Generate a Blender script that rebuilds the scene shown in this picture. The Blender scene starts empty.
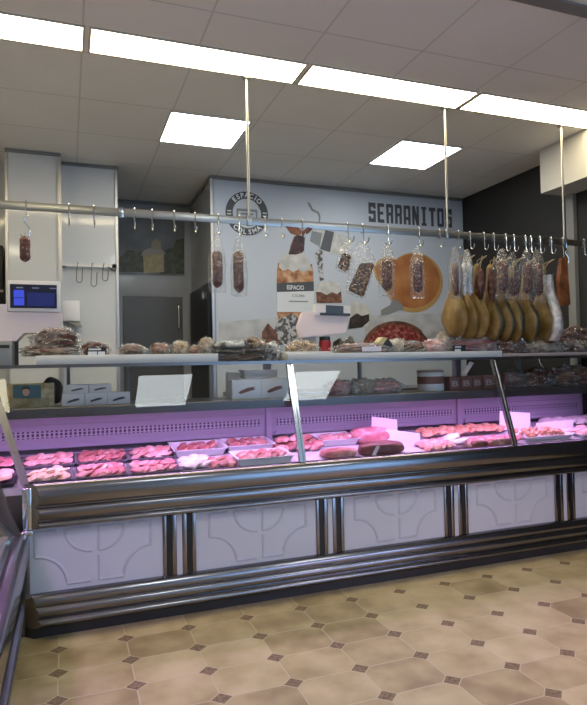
import bpy, bmesh, math, random
from mathutils import Vector, Matrix, noise as mnoise
random.seed(7)
C = bpy.context.scene.collection
sc = bpy.context.scene
R = math.radians

# ---------------------------------------------------------------- camera
F_PX, YAW, PIT, ROL = 605.14, .3581, -.0221, -.0208
CH = 1.3103
cyw, syw, cp, sp = math.cos(YAW), math.sin(YAW), math.cos(PIT), math.sin(PIT)
FWD = Vector((syw*cp, cyw*cp, -sp)); RT0 = Vector((cyw, -syw, 0)); UP0 = RT0.cross(FWD)
RT = RT0*math.cos(ROL) + UP0*math.sin(ROL); UP = -RT0*math.sin(ROL) + UP0*math.cos(ROL)
CAM = Vector((0, 0, CH))
CEIL = 3.067
def ray(x, y): return FWD + RT*((x-293.5)/F_PX) - UP*((y-352.5)/F_PX)
def at(x, y, Y):
    d = ray(x, y); return CAM + d*(Y/d.y)
cd = bpy.data.cameras.new('camera'); co = bpy.data.objects.new('camera', cd); C.objects.link(co)
cd.sensor_fit = 'HORIZONTAL'; cd.sensor_width = 36; cd.lens = 36*F_PX/587; cd.clip_start = .02
co.matrix_world = Matrix((( RT.x, UP.x, -FWD.x, 0), (RT.y, UP.y, -FWD.y, 0), (RT.z, UP.z, -FWD.z, CH), (0, 0, 0, 1)))
sc.camera = co

# ---------------------------------------------------------------- materials
def mat(name, col, rough=.5, metal=0, emit=None, estr=0, spec=.5, coat=0):
    m = bpy.data.materials.new(name); m.use_nodes = True
    b = m.node_tree.nodes['Principled BSDF']
    b.inputs['Base Color'].default_value = (*col, 1); b.inputs['Roughness'].default_value = rough
    b.inputs['Metallic'].default_value = metal; b.inputs['Specular IOR Level'].default_value = spec
    b.inputs['Coat Weight'].default_value = coat; b.inputs['Coat Roughness'].default_value = .08
    if emit: b.inputs['Emission Color'].default_value = (*emit, 1); b.inputs['Emission Strength'].default_value = estr
    return m
def N(m, t, **kw):
    n = m.node_tree.nodes.new(t)
    for k, v in kw.items(): setattr(n, k, v)
    return n
def L(m, a, b): m.node_tree.links.new(a, b)
def ramp(m, fac, stops):
    r = N(m, 'ShaderNodeValToRGB')
    while len(r.color_ramp.elements) < len(stops): r.color_ramp.elements.new(.5)
    for e, (p, c) in zip(r.color_ramp.elements, stops): e.position = p; e.color = (*c, 1)
    L(m, fac, r.inputs[0]); return r.outputs[0]
def noisy(name, stops, scale=8, rough=.5, bump=0, detail=4, stretch=(1, 1, 1), metal=0, coat=0, voronoi=False, bdist=.01, rand=False):
    m = mat(name, stops[0][1], rough, metal, coat=coat); b = m.node_tree.nodes['Principled BSDF']
    tc = N(m, 'ShaderNodeTexCoord'); mp = N(m, 'ShaderNodeMapping'); mp.inputs['Scale'].default_value = stretch
    L(m, tc.outputs['Object'], mp.inputs['Vector'])
    if rand:
        oi = N(m, 'ShaderNodeObjectInfo'); ml = N(m, 'ShaderNodeMath', operation='MULTIPLY'); ml.inputs[1].default_value = 31.7
        L(m, oi.outputs['Random'], ml.inputs[0]); L(m, ml.outputs[0], mp.inputs['Location'])
    if voronoi:
        t = N(m, 'ShaderNodeTexVoronoi'); t.inputs['Scale'].default_value = scale; out = t.outputs['Distance']
    else:
        t = N(m, 'ShaderNodeTexNoise'); t.inputs['Scale'].default_value = scale; t.inputs['Detail'].default_value = detail; out = t.outputs['Fac']
    L(m, mp.outputs[0], t.inputs['Vector'])
    L(m, ramp(m, out, stops), b.inputs['Base Color'])
    if bump:
        bp = N(m, 'ShaderNodeBump'); bp.inputs['Strength'].default_value = bump; bp.inputs['Distance'].default_value = bdist
        L(m, out, bp.inputs['Height']); L(m, bp.outputs[0], b.inputs['Normal'])
    return m
M = {}
def steel(name, col, rough, var=.12, stretch=(.8, 14, 60)):
    m = mat(name, col, rough, 1); b = m.node_tree.nodes['Principled BSDF']
    tc = N(m, 'ShaderNodeTexCoord'); mp = N(m, 'ShaderNodeMapping'); mp.inputs['Scale'].default_value = stretch
    t = N(m, 'ShaderNodeTexNoise'); t.inputs['Scale'].default_value = 3; t.inputs['Detail'].default_value = 3
    L(m, tc.outputs['Object'], mp.inputs['Vector']); L(m, mp.outputs[0], t.inputs['Vector'])
    mr = N(m, 'ShaderNodeMapRange'); mr.inputs['To Min'].default_value = rough - var*.5; mr.inputs['To Max'].default_value = rough + var
    L(m, t.outputs['Fac'], mr.inputs['Value']); L(m, mr.outputs[0], b.inputs['Roughness'])
    return m
M['steel'] = steel('brushed steel', (.25, .245, .26), .20)
M['steel_side'] = steel('brushed steel sideways', (.30, .29, .31), .18, stretch=(14, .8, 60))
M['steel_dark'] = steel('dark steel', (.20, .19, .19), .28)
M['chrome'] = mat('chrome', (.62, .62, .62), .16, 1)
M['alu'] = mat('aluminium', (.55, .55, .55), .35, 1)
M['rail'] = mat('rail steel', (.40, .395, .37), .3, 1)
M['white_panel'] = noisy('white counter panel', [(0, (.60, .62, .69)), (1, (.68, .70, .77))], 3, .45)
M['relief'] = mat('panel relief', (.56, .58, .65), .4)
M['shelf_dark'] = mat('dark shelf metal', (.10, .095, .10), .35, .7)
M['black'] = mat('black', (.008, .008, .009), .4)
M['dark_wall'] = noisy('dark wall', [(.3, (.009, .009, .009)), (.8, (.016, .0155, .015))], 2, .7)
M['wall_grey'] = mat('grey wall', (.33, .33, .33), .6)
M['gloss_white'] = mat('gloss white panel', (.56, .575, .585), .3, coat=1.0)
M['recess'] = mat('recess wall', (.33, .33, .325), .35, coat=.3)
M['door_grey'] = mat('dark grey door', (.10, .10, .098), .4)
M['trim_grey'] = mat('grey trim', (.20, .20, .195), .5)
M['soffit'] = mat('soffit white', (.52, .515, .49), .6)
M['room_wall'] = noisy('shop wall', [(0, (.72, .72, .71)), (1, (.78, .78, .77))], 2, .7)
M['mural'] = mat('mural print', (.46, .50, .57), .4)
M['board'] = mat('white shelf board', (.66, .67, .67), .45)
M['ledge'] = mat('pinkish ledge', (.42, .33, .32), .4)
M['lav'] = mat('lavender sheet metal', (.33, .28, .37), .45)
M['kick'] = mat('dark kick board', (.025, .027, .032), .3)
M['deck'] = mat('white deck', (.58, .54, .62), .4)
M['white_plastic'] = mat('white plastic', (.72, .71, .72), .35)
M['pink_spill_and_tag'] = mat('plastic with pink spill tint', (.76, .65, .67), .4)  # scale bodies: pink light put into their colour; the tag itself is pink
M['grey_plastic'] = mat('grey plastic', (.30, .30, .29), .45)
M['dark_plastic'] = mat('dark plastic', (.03, .03, .033), .35)
M['tray_dark'] = mat('smoky tray', (.14, .13, .15), .35)
M['paper'] = mat('white paper', (.80, .76, .82), .7)
M['cream'] = mat('cream', (.72, .66, .45), .6)
M['ink'] = mat('mural ink', (.055, .06, .07), .5)
M['ink_w'] = mat('mural white', (.62, .65, .69), .5)
M['screen'] = mat('lit screen', (.01, .01, .02), .3, emit=(.010, .018, .15), estr=.5)
M['screen_hi'] = mat('screen tile', (.01, .01, .02), .3, emit=(.05, .085, .75), estr=.6)
M['screen_bar'] = mat('screen bezel', (.006, .007, .02), .3, emit=(.003, .004, .014), estr=.6)
M['screen_txt'] = mat('screen text', (.1, .1, .1), .3, emit=(.25, .35, .6), estr=.25)
M['lcd'] = mat('grey lcd', (.05, .06, .065), .3)
M['strip'] = mat('warm strip light', (.8, .8, .8), .5, emit=(1, .83, .52), estr=11.0)
M['panel_light'] = mat('cool panel light', (.8, .8, .8), .5, emit=(.90, .97, 1), estr=10)
M['panel_warm'] = mat('warm panel light', (.8, .8, .8), .5, emit=(1, .9, .62), estr=10)
M['led'] = mat('pink led tube', (.8, .8, .8), .5, emit=(.86, .40, 1.0), estr=2)
# glass: clear with an angle-dependent mirror share (Schlick)
def glass(name, f0=.045, tint=(1, 1, 1), milk=0, rough=0, bump=0, bscale=40):
    m = bpy.data.materials.new(name); m.use_nodes = True; nt = m.node_tree; nt.nodes.clear()
    o = N(m, 'ShaderNodeOutputMaterial'); tr = N(m, 'ShaderNodeBsdfTransparent'); gl = N(m, 'ShaderNodeBsdfGlossy')
    tr.inputs[0].default_value = (*tint, 1); gl.inputs['Roughness'].default_value = rough
    g = N(m, 'ShaderNodeNewGeometry'); dt = N(m, 'ShaderNodeVectorMath', operation='DOT_PRODUCT')
    L(m, g.outputs['Incoming'], dt.inputs[0]); L(m, g.outputs['Normal'], dt.inputs[1])
    ab = N(m, 'ShaderNodeMath', operation='ABSOLUTE'); L(m, dt.outputs['Value'], ab.inputs[0])
    su = N(m, 'ShaderNodeMath', operation='SUBTRACT'); su.inputs[0].default_value = 1; L(m, ab.outputs[0], su.inputs[1])
    pw = N(m, 'ShaderNodeMath', operation='POWER'); pw.inputs[1].default_value = 5; L(m, su.outputs[0], pw.inputs[0])
    ma = N(m, 'ShaderNodeMath', operation='MULTIPLY_ADD'); ma.inputs[1].default_value = 1-f0; ma.inputs[2].default_value = f0; L(m, pw.outputs[0], ma.inputs[0])
    mx = N(m, 'ShaderNodeMixShader'); L(m, ma.outputs[0], mx.inputs[0])
    if bump:
        tc = N(m, 'ShaderNodeTexCoord'); t = N(m, 'ShaderNodeTexNoise'); t.inputs['Scale'].default_value = bscale; t.inputs['Detail'].default_value = 3
        L(m, tc.outputs['Object'], t.inputs['Vector'])
        bp = N(m, 'ShaderNodeBump'); bp.inputs['Strength'].default_value = bump; bp.inputs['Distance'].default_value = .02
        L(m, t.outputs['Fac'], bp.inputs['Height']); L(m, bp.outputs[0], gl.inputs['Normal'])
    if milk:
        df = N(m, 'ShaderNodeBsdfDiffuse'); df.inputs[0].default_value = (.7, .7, .7, 1); m2 = N(m, 'ShaderNodeMixShader'); m2.inputs[0].default_value = milk
        L(m, tr.outputs[0], m2.inputs[1]); L(m, df.outputs[0], m2.inputs[2]); L(m, m2.outputs[0], mx.inputs[1])
    else: L(m, tr.outputs[0], mx.inputs[1])
    L(m, gl.outputs[0], mx.inputs[2]); L(m, mx.outputs[0], o.inputs[0]); return m
M['glass'] = glass('display glass', .020, (.97, .98, .98))
M['shelf_glass'] = glass('dark shelf glass', .05, (.82, .85, .84))
M['film'] = glass('clear plastic film', .09, (.97, .97, .97), .03, .12, 1.0, 55)
M['film_wrap'] = glass('crinkled wrap', .15, (.96, .96, .96), .09, .10, 1.0, 28)
M['film_milky'] = glass('cloudy plastic film', .16, (.96, .96, .96), .20, .14, 1.0, 50)
# food
def meat(n, a, b, c, scale=9, rough=.42, st=(1, 1, 1)): return noisy(n, [(.30, a), (.5, b), (.72, c)], scale, rough, .35, stretch=st, bdist=.006, rand=True)
M['pink_meat'] = meat('pale pink raw meat', (.58, .20, .20), (.70, .34, .32), (.80, .58, .54), 14)
M['peach_meat'] = meat('peach chicken meat', (.66, .38, .27), (.76, .50, .38), (.84, .66, .56), 10)
M['red_meat'] = meat('red raw meat', (.30, .07, .07), (.44, .15, .14), (.70, .46, .42), 16)
M['rose_meat'] = meat('rose raw meat', (.52, .12, .16), (.62, .20, .24), (.78, .48, .48), 14)
M['dark_meat'] = meat('dark beef', (.13, .035, .035), (.20, .055, .05), (.32, .13, .12), 8)
M['white_fat'] = meat('pale fat', (.74, .58, .62), (.80, .68, .70), (.84, .76, .76), 10)
M['orange_meat'] = meat('seasoned orange meat', (.54, .20, .12), (.66, .31, .20), (.78, .50, .38), 22)
M['salami'] = noisy('salami', [(.10, (.40, .24, .20)), (.32, (.11, .035, .028)), (.7, (.06, .018, .015))], 60, .45, .3, voronoi=True, rand=True)
M['cured'] = noisy('dark cured meat', [(.3, (.035, .014, .010)), (.55, (.10, .035, .022)), (.75, (.26, .13, .08))], 22, .4, .5, rand=True)
M['jerky'] = noisy('amber cured slab', [(.3, (.10, .028, .010)), (.6, (.26, .09, .03)), (.8, (.34, .15, .06))], 12, .45, .4, rand=True)
M['bacon'] = noisy('brown sliced meat', [(.35, (.07, .02, .012)), (.5, (.20, .07, .04)), (.65, (.45, .27, .17))], 12, .4, .3, stretch=(1, 1, 5), rand=True)
M['nuts'] = noisy('brown nuts', [(.1, (.36, .20, .08)), (.3, (.20, .085, .03)), (.6, (.035, .012, .006))], 55, .45, .6, voronoi=True, rand=True)
M['ham_skin'] = noisy('golden ham skin', [(.25, (.10, .055, .014)), (.5, (.24, .145, .04)), (.8, (.46, .34, .14))], 9, .38, .35, stretch=(1, 1, .6), rand=True)
M['ham_lean'] = noisy('dark ham face', [(.3, (.022, .018, .010)), (.55, (.05, .04, .018)), (.8, (.13, .105, .05))], 9, .42, .4, rand=True)
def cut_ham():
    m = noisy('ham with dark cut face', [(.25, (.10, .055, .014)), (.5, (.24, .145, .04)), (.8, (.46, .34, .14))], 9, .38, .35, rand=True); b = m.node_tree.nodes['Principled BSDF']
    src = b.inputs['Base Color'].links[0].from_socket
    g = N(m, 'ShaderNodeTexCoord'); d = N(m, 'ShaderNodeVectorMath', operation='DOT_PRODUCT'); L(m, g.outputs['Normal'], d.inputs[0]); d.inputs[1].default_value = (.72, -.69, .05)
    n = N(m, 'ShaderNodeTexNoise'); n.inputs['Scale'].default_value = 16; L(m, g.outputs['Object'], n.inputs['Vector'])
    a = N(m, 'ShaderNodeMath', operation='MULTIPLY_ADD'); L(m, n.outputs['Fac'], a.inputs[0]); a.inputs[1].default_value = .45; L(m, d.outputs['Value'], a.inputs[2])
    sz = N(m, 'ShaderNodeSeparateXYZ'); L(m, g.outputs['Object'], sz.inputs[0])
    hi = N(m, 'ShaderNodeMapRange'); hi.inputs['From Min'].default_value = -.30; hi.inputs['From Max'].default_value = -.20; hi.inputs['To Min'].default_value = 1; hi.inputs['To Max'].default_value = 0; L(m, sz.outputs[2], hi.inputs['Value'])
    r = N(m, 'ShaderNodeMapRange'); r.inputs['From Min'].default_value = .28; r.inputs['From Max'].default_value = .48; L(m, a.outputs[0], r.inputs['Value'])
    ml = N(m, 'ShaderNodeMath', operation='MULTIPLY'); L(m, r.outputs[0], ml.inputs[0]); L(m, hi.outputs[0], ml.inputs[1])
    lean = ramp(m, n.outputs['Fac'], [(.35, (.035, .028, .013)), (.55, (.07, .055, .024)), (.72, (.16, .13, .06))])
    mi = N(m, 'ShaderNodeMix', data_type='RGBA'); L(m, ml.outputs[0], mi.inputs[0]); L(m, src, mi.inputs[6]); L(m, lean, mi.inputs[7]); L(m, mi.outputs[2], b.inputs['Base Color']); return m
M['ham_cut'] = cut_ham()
M['foil'] = noisy('silver foil', [(.4, (.48, .48, .50)), (.6, (.70, .70, .72))], 30, .42, .9, metal=.55)
M['rope'] = mat('pale rope', (.40, .32, .20), .8)
M['pale_pack'] = noisy('pale sliced pack', [(.3, (.30, .22, .16)), (.55, (.50, .42, .33)), (.75, (.66, .60, .52))], 16, .5, .3, rand=True)
M['silver_pack'] = noisy('silver print pack', [(.42, (.06, .06, .06)), (.5, (.40, .41, .43)), (.62, (.66, .66, .66))], 14, .35, .3, rand=True)
M['gold_pack'] = noisy('gold print pack', [(.40, (.05, .025, .012)), (.5, (.34, .20, .08)), (.64, (.60, .50, .34))], 20, .4, .3, rand=True)
M['box_white'] = mat('pale carton', (.82, .82, .85), .6)
M['box_grey'] = mat('grey carton', (.62, .61, .64), .6)
M['carton_print'] = mat('carton print', (.22, .10, .09), .6)
M['carton_ink'] = mat('carton ink', (.06, .05, .06), .6)
M['red_label'] = mat('red label', (.35, .03, .04), .5)
M['cheese'] = mat('pale cheese', (.68, .58, .32), .5)
M['rind'] = mat('dark rind', (.035, .028, .02), .5)
M['skin_print'] = mat('printed skin tone', (.48, .28, .18), .6)
M['teal'] = mat('teal print', (.035, .10, .13), .5)
M['noodle'] = noisy('pale noodles', [(.4, (.28, .21, .09)), (.6, (.42, .35, .21))], 30, .5, .3)

# floor: long octagons with small brown lozenges at the grid crossings
def floor_mat():
    m = mat('octagon floor tiles', (.4, .35, .22), .3); b = m.node_tree.nodes['Principled BSDF']
    tc = N(m, 'ShaderNodeTexCoord'); sx = N(m, 'ShaderNodeSeparateXYZ'); L(m, tc.outputs['Object'], sx.inputs[0])
    def mth(op, a, bb=None, c=None):
        n = N(m, 'ShaderNodeMath', operation=op)
        for i, v in enumerate((a, bb, c)):
            if v is None: continue
            if isinstance(v, (int, float)): n.inputs[i].default_value = v
            else: L(m, v, n.inputs[i])
        return n.outputs[0]
    def cell(o, off, pitch):
        t = mth('DIVIDE', mth('SUBTRACT', o, off), pitch); return t, mth('SUBTRACT', mth('FRACT', mth('ADD', t, .5)), .5)
    tu, u = cell(sx.outputs[0], -.0522, .305); tv, v = cell(sx.outputs[1], 3.0862, .23497)
    au, av = mth('ABSOLUTE', u), mth('ABSOLUTE', v)
    dia = mth('ADD', mth('DIVIDE', au, .140), mth('DIVIDE', av, .175))
    dot = mth('LESS_THAN', dia, 1.0); ring = mth('LESS_THAN', dia, 1.16)
    ln = mth('MAXIMUM', mth('LESS_THAN', au, .0095), mth('LESS_THAN', av, .012))
    grout = mth('MAXIMUM', ring, ln)
    # per-tile tone
    cu, cv = mth('FLOOR', tu), mth('FLOOR', tv); cx = N(m, 'ShaderNodeCombineXYZ'); L(m, cu, cx.inputs[0]); L(m, cv, cx.inputs[1])
    wn = N(m, 'ShaderNodeTexWhiteNoise'); L(m, cx.outputs[0], wn.inputs['Vector'])
    n1 = N(m, 'ShaderNodeTexNoise'); n1.inputs['Scale'].default_value = 5.5; n1.inputs['Detail'].default_value = 5; L(m, tc.outputs['Object'], n1.inputs['Vector'])
    fac = mth('ADD', mth('MULTIPLY', n1.outputs['Fac'], .75), mth('MULTIPLY', wn.outputs['Value'], .25))
    tile = ramp(m, fac, [(.3, (.25, .195, .10)), (.5, (.39, .325, .185)), (.7, (.50, .435, .28))])
    n2 = N(m, 'ShaderNodeTexNoise'); n2.inputs['Scale'].default_value = 70; L(m, tc.outputs['Object'], n2.inputs['Vector'])
    dcol = ramp(m, n2.outputs['Fac'], [(.35, (.11, .075, .045)), (.65, (.23, .17, .11))])
    def mix(f, a, c):
        n = N(m, 'ShaderNodeMix', data_type='RGBA'); L(m, f, n.inputs[0])
        for i, q in ((6, a), (7, c)):
            if isinstance(q, tuple): n.inputs[i].default_value = (*q, 1)
            else: L(m, q, n.inputs[i])
        return n.outputs[2]
    col = mix(dot, mix(grout, tile, (.47, .42, .31)), dcol)
    L(m, col, b.inputs['Base Color'])
    rg = mth('ADD', mth('MULTIPLY', grout, .3), mth('MULTIPLY_ADD', n1.outputs['Fac'], .3, .22)); L(m, rg, b.inputs['Roughness'])
    bp = N(m, 'ShaderNodeBump'); bp.inputs['Strength'].default_value = .5; bp.inputs['Distance'].default_value = .004
    L(m, mth('SUBTRACT', mth('MULTIPLY', n1.outputs['Fac'], .5), mth('MULTIPLY', grout, 1.0)), bp.inputs['Height']); L(m, bp.outputs[0], b.inputs['Normal'])
    return m
M['floor'] = floor_mat()
def ceil_mat():
    m = mat('ceiling tiles', (.36, .35, .33), .75); b = m.node_tree.nodes['Principled BSDF']
    tc = N(m, 'ShaderNodeTexCoord'); sx = N(m, 'ShaderNodeSeparateXYZ'); L(m, tc.outputs['Object'], sx.inputs[0])
    outs = []
    for k, off in ((0, .095), (1, 3.49)):
        n = N(m, 'ShaderNodeMath', operation='SUBTRACT'); L(m, sx.outputs[k], n.inputs[0]); n.inputs[1].default_value = off - .3
        d = N(m, 'ShaderNodeMath', operation='DIVIDE'); L(m, n.outputs[0], d.inputs[0]); d.inputs[1].default_value = .6
        f = N(m, 'ShaderNodeMath', operation='FRACT'); L(m, d.outputs[0], f.inputs[0])
        s = N(m, 'ShaderNodeMath', operation='SUBTRACT'); L(m, f.outputs[0], s.inputs[0]); s.inputs[1].default_value = .5
        a = N(m, 'ShaderNodeMath', operation='ABSOLUTE'); L(m, s.outputs[0], a.inputs[0])
        lt = N(m, 'ShaderNodeMath', operation='LESS_THAN'); L(m, a.outputs[0], lt.inputs[0]); lt.inputs[1].default_value = .009; outs.append(lt.outputs[0])
    mx = N(m, 'ShaderNodeMath', operation='MAXIMUM'); L(m, outs[0], mx.inputs[0]); L(m, outs[1], mx.inputs[1])
    n1 = N(m, 'ShaderNodeTexNoise'); n1.inputs['Scale'].default_value = 2.2; L(m, tc.outputs['Object'], n1.inputs['Vector'])
    base = ramp(m, n1.outputs['Fac'], [(.3, (.78, .765, .74)), (.7, (.82, .805, .78))])
    mi = N(m, 'ShaderNodeMix', data_type='RGBA'); L(m, mx.outputs[0], mi.inputs[0]); L(m, base, mi.inputs[6]); mi.inputs[7].default_value = (.62, .61, .59, 1)
    L(m, mi.outputs[2], b.inputs['Base Color']); return m
M['ceil'] = ceil_mat()
def vent_mat():
    m = mat('slotted vent', (.60, .38, .52), .45); b = m.node_tree.nodes['Principled BSDF']
    tc = N(m, 'ShaderNodeTexCoord'); sx = N(m, 'ShaderNodeSeparateXYZ'); L(m, tc.outputs['Object'], sx.inputs[0])
    o = []
    for k, pit, w in ((0, .026, .27), (2, .021, .36)):
        d = N(m, 'ShaderNodeMath', operation='DIVIDE'); L(m, sx.outputs[k], d.inputs[0]); d.inputs[1].default_value = pit
        f = N(m, 'ShaderNodeMath', operation='FRACT'); L(m, d.outputs[0], f.inputs[0])
        s = N(m, 'ShaderNodeMath', operation='SUBTRACT'); L(m, f.outputs[0], s.inputs[0]); s.inputs[1].default_value = .5
        a = N(m, 'ShaderNodeMath', operation='ABSOLUTE'); L(m, s.outputs[0], a.inputs[0])
        lt = N(m, 'ShaderNodeMath', operation='LESS_THAN'); L(m, a.outputs[0], lt.inputs[0]); lt.inputs[1].default_value = w; o.append(lt.outputs[0])
    mx = N(m, 'ShaderNodeMath', operation='MULTIPLY'); L(m, o[0], mx.inputs[0]); L(m, o[1], mx.inputs[1])
    mi = N(m, 'ShaderNodeMix', data_type='RGBA'); L(m, mx.outputs[0], mi.inputs[0]); mi.inputs[6].default_value = (.39, .34, .44, 1); mi.inputs[7].default_value = (.03, .02, .04, 1)
    L(m, mi.outputs[2], b.inputs['Base Color']); return m
M['vent'] = vent_mat()

# ---------------------------------------------------------------- mesh helpers
class MB:
    def __init__(s): s.bm = bmesh.new(); s.mi = 0
    def face(s, vs):
        try:
            f = s.bm.faces.new(vs); f.material_index = s.mi; return f
        except ValueError: return None
    def box(s, x0, x1, y0, y1, z0, z1, bev=0):
        vs = [s.bm.verts.new((x, y, z)) for z in (z0, z1) for y in (y0, y1) for x in (x0, x1)]
        fs = [s.face([vs[i] for i in q]) for q in ((0, 2, 3, 1), (4, 5, 7, 6), (0, 1, 5, 4), (2, 6, 7, 3), (0, 4, 6, 2), (1, 3, 7, 5))]
        if bev:
            es = list({e for f in fs for e in f.edges})
            r = bmesh.ops.bevel(s.bm, geom=es, offset=bev, segments=2, affect='EDGES', profile=.5)
            for f in r['faces']: f.material_index = s.mi
        return s
    def hexa(s, p):   # 8 points: bottom loop 4, top loop 4
        v = [s.bm.verts.new(q) for q in p]
        for q in ((3, 2, 1, 0), (4, 5, 6, 7), (0, 1, 5, 4), (1, 2, 6, 5), (2, 3, 7, 6), (3, 0, 4, 7)): s.face([v[i] for i in q])
        return s
    def prism(s, poly, off):   # planar polygon of 3-D points, swept by a vector
        a = [s.bm.verts.new(p) for p in poly]; b = [s.bm.verts.new(Vector(p)+Vector(off)) for p in poly]
        s.face(a); s.face(b[::-1]); n = len(a)
        for i in range(n): s.face([a[i], b[i], b[(i+1) % n], a[(i+1) % n]])
        return s
    def loft(s, loops, closed=True, caps=True):
        vs = [[s.bm.verts.new(p) for p in l] for l in loops]; n = len(vs[0])
        for a, b in zip(vs, vs[1:]):
            for i in range(n if closed else n-1): s.face([a[i], a[(i+1) % n], b[(i+1) % n], b[i]])
        if caps: s.face(vs[0][::-1]); s.face(vs[-1])
        return s
    def tube(s, pts, r, seg=8):
        pts = [Vector(p) for p in pts]; loops = []; prev = None
        for i, p in enumerate(pts):
            t = (pts[min(i+1, len(pts)-1)] - pts[max(i-1, 0)]).normalized()
            if prev is None:
                a = Vector((0, 0, 1)) if abs(t.z) < .9 else Vector((1, 0, 0)); u = t.cross(a).normalized()
            else: u = (prev - t*prev.dot(t)).normalized()
            prev = u; w = t.cross(u); rr = r[i] if isinstance(r, (list, tuple)) else r
            loops.append([p + (u*math.cos(2*math.pi*k/seg) + w*math.sin(2*math.pi*k/seg))*rr for k in range(seg)])
        return s.loft(loops)
    def lathe(s, prof, c=(0, 0, 0), seg=20, sx=1, sy=1):   # prof (r, z) bottom to top
        c = Vector(c)
        return s.loft([[c + Vector((r*sx*math.cos(2*math.pi*k/seg), r*sy*math.sin(2*math.pi*k/seg), z)) for k in range(seg)] for r, z in prof])
    def blob(s, c, rad, seed=0, amp=.2, freq=1.5, sub=3, flat=None, rot=None):
        r = bmesh.ops.create_icosphere(s.bm, subdivisions=sub, radius=1); c = Vector(c)
        for v in r['verts']:
            d = v.co.copy(); k = 1 + amp*mnoise.noise(d*freq + Vector((seed*7.3, seed*3.1, seed*1.7)))
            p = Vector((d.x*k*rad[0], d.y*k*rad[1], d.z*k*rad[2]))
            if flat is not None and p.z < -flat*rad[2]: p.z = -flat*rad[2]
            if rot: p = rot @ p
            v.co = p + c
        for f in {f for v in r['verts'] for f in v.link_faces}: f.material_index = s.mi
        return s
    def add(s, me, mtx=None, mi=None):
        n0 = len(s.bm.verts); f0 = len(s.bm.faces); s.bm.from_mesh(me); s.bm.verts.ensure_lookup_table(); s.bm.faces.ensure_lookup_table()
        if mtx:
            for v in s.bm.verts[n0:]: v.co = mtx @ v.co
        for f in s.bm.faces[f0:]: f.material_index = s.mi if mi is None else mi
        return s
    def build(s, name, mats, parent=None, smooth=True, ang=40, origin=None):
        bm = s.bm; bmesh.ops.recalc_face_normals(bm, faces=bm.faces)
        org = Vector(origin) if origin is not None else (wloc(parent) if parent else Vector((0, 0, 0)))
        for v in bm.verts: v.co -= org
        if smooth:
            for f in bm.faces: f.smooth = True
            for e in bm.edges:
                if len(e.link_faces) == 2 and e.calc_face_angle(0) > R(ang): e.smooth = False
        me = bpy.data.meshes.new(name); bm.to_mesh(me); bm.free()
        for m in (mats if isinstance(mats, (list, tuple)) else [mats]): me.materials.append(M[m] if isinstance(m, str) else m)
        o = bpy.data.objects.new(name, me); C.objects.link(o)
        if parent: o.parent = parent; o.location = org - wloc(parent)
        else: o.location = org
        return o
def wloc(o):
    v = Vector((0, 0, 0))
    while o: v += o.location; o = o.parent
    return v
def tag(o, label, cat, group=None):
    o['label'] = label; o['category'] = cat
    if group: o['group'] = group
    return o
def thing(name, label, cat, loc=(0, 0, 0), group=None, rz=0):
    o = bpy.data.objects.new(name, None); C.objects.link(o); o.location = loc; o.empty_display_size = .05
    if rz: o.rotation_euler.z = rz
    return tag(o, label, cat, group)
def struct(name, mb, mats, smooth=False):
    o = mb.build(name, mats, None, smooth); o['kind'] = 'structure'; return o
def copy_thing(root, loc, label=None, group=None, rot=None, scale=None):
    r = root.copy(); C.objects.link(r); r.location = loc
    if label: r['label'] = label
    if group: r['group'] = group
    if rot: r.rotation_euler = rot
    if scale: r.scale = scale
    for ch in root.children:
        c = ch.copy(); C.objects.link(c); c.parent = r
        for g in ch.children:
            d = g.copy(); C.objects.link(d); d.parent = c
    return r
_dg = None
def text_mesh(s, bold=0.0, ext=0.0):
    cu = bpy.data.curves.new('lettering', 'FONT'); cu.body = s; cu.offset = bold; cu.extrude = ext; cu.align_x = 'CENTER'; cu.align_y = 'CENTER'; cu.resolution_u = 3
    o = bpy.data.objects.new('lettering', cu); C.objects.link(o)
    dg = bpy.context.evaluated_depsgraph_get(); dg.update()
    me = bpy.data.meshes.new_from_object(o.evaluated_get(dg)); bpy.data.objects.remove(o); return me
def text_box(mb, s, x0, x1, z0, z1, y, bold=.0, mi=None, th=.0008):
    """lettering in the XZ plane facing -Y, filled into a rectangle"""
    me = text_mesh(s, bold); xs = [v.co.x for v in me.vertices]; ys = [v.co.y for v in me.vertices]
    ax, bx, ay, by = min(xs), max(xs), min(ys), max(ys)
    for v in me.vertices:
        v.co = Vector((x0 + (v.co.x-ax)/(bx-ax)*(x1-x0), y, z0 + (v.co.y-ay)/(by-ay)*(z1-z0)))
    mb.add(me, None, mi); bpy.data.meshes.remove(me)
def box_obj(name, b, m, parent=None, bev=0): return MB().box(*b, bev=bev).build(name, m, parent)

# ================================================================ ROOM SHELL
YB = 5.405
struct('floor', MB().box(-2.6, 4.3, -3.2, 6.7, -.08, 0), 'floor')
struct('ceiling', MB().box(-2.6, 4.3, -3.2, 6.7, CEIL, CEIL+.08), 'ceil')
struct('wall_back', MB().box(1.27, 4.0, YB, YB+.1, 0, CEIL), 'wall_grey')
struct('wall_recess_side', MB().box(1.255, 1.27, YB, 6.45, 0, CEIL), 'recess')
struct('wall_recess_back', MB().box(.40, 1.255, 6.44, 6.54, 0, CEIL), 'recess')
struct('wall_column_narrow', MB().box(-.035, .415, 5.40, 6.44, 0, CEIL-.02), 'gloss_white')
struct('wall_column_front', MB().box(-.42, -.045, 5.20, 6.44, 0, CEIL-.02), 'gloss_white')
struct('wall_left_back', MB().box(-2.5, -.42, 5.55, 5.65, 0, CEIL), 'gloss_white')
struct('wall_right', MB().box(3.995, 4.1, -.1, 6.5, 0, CEIL), 'dark_wall')
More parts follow.
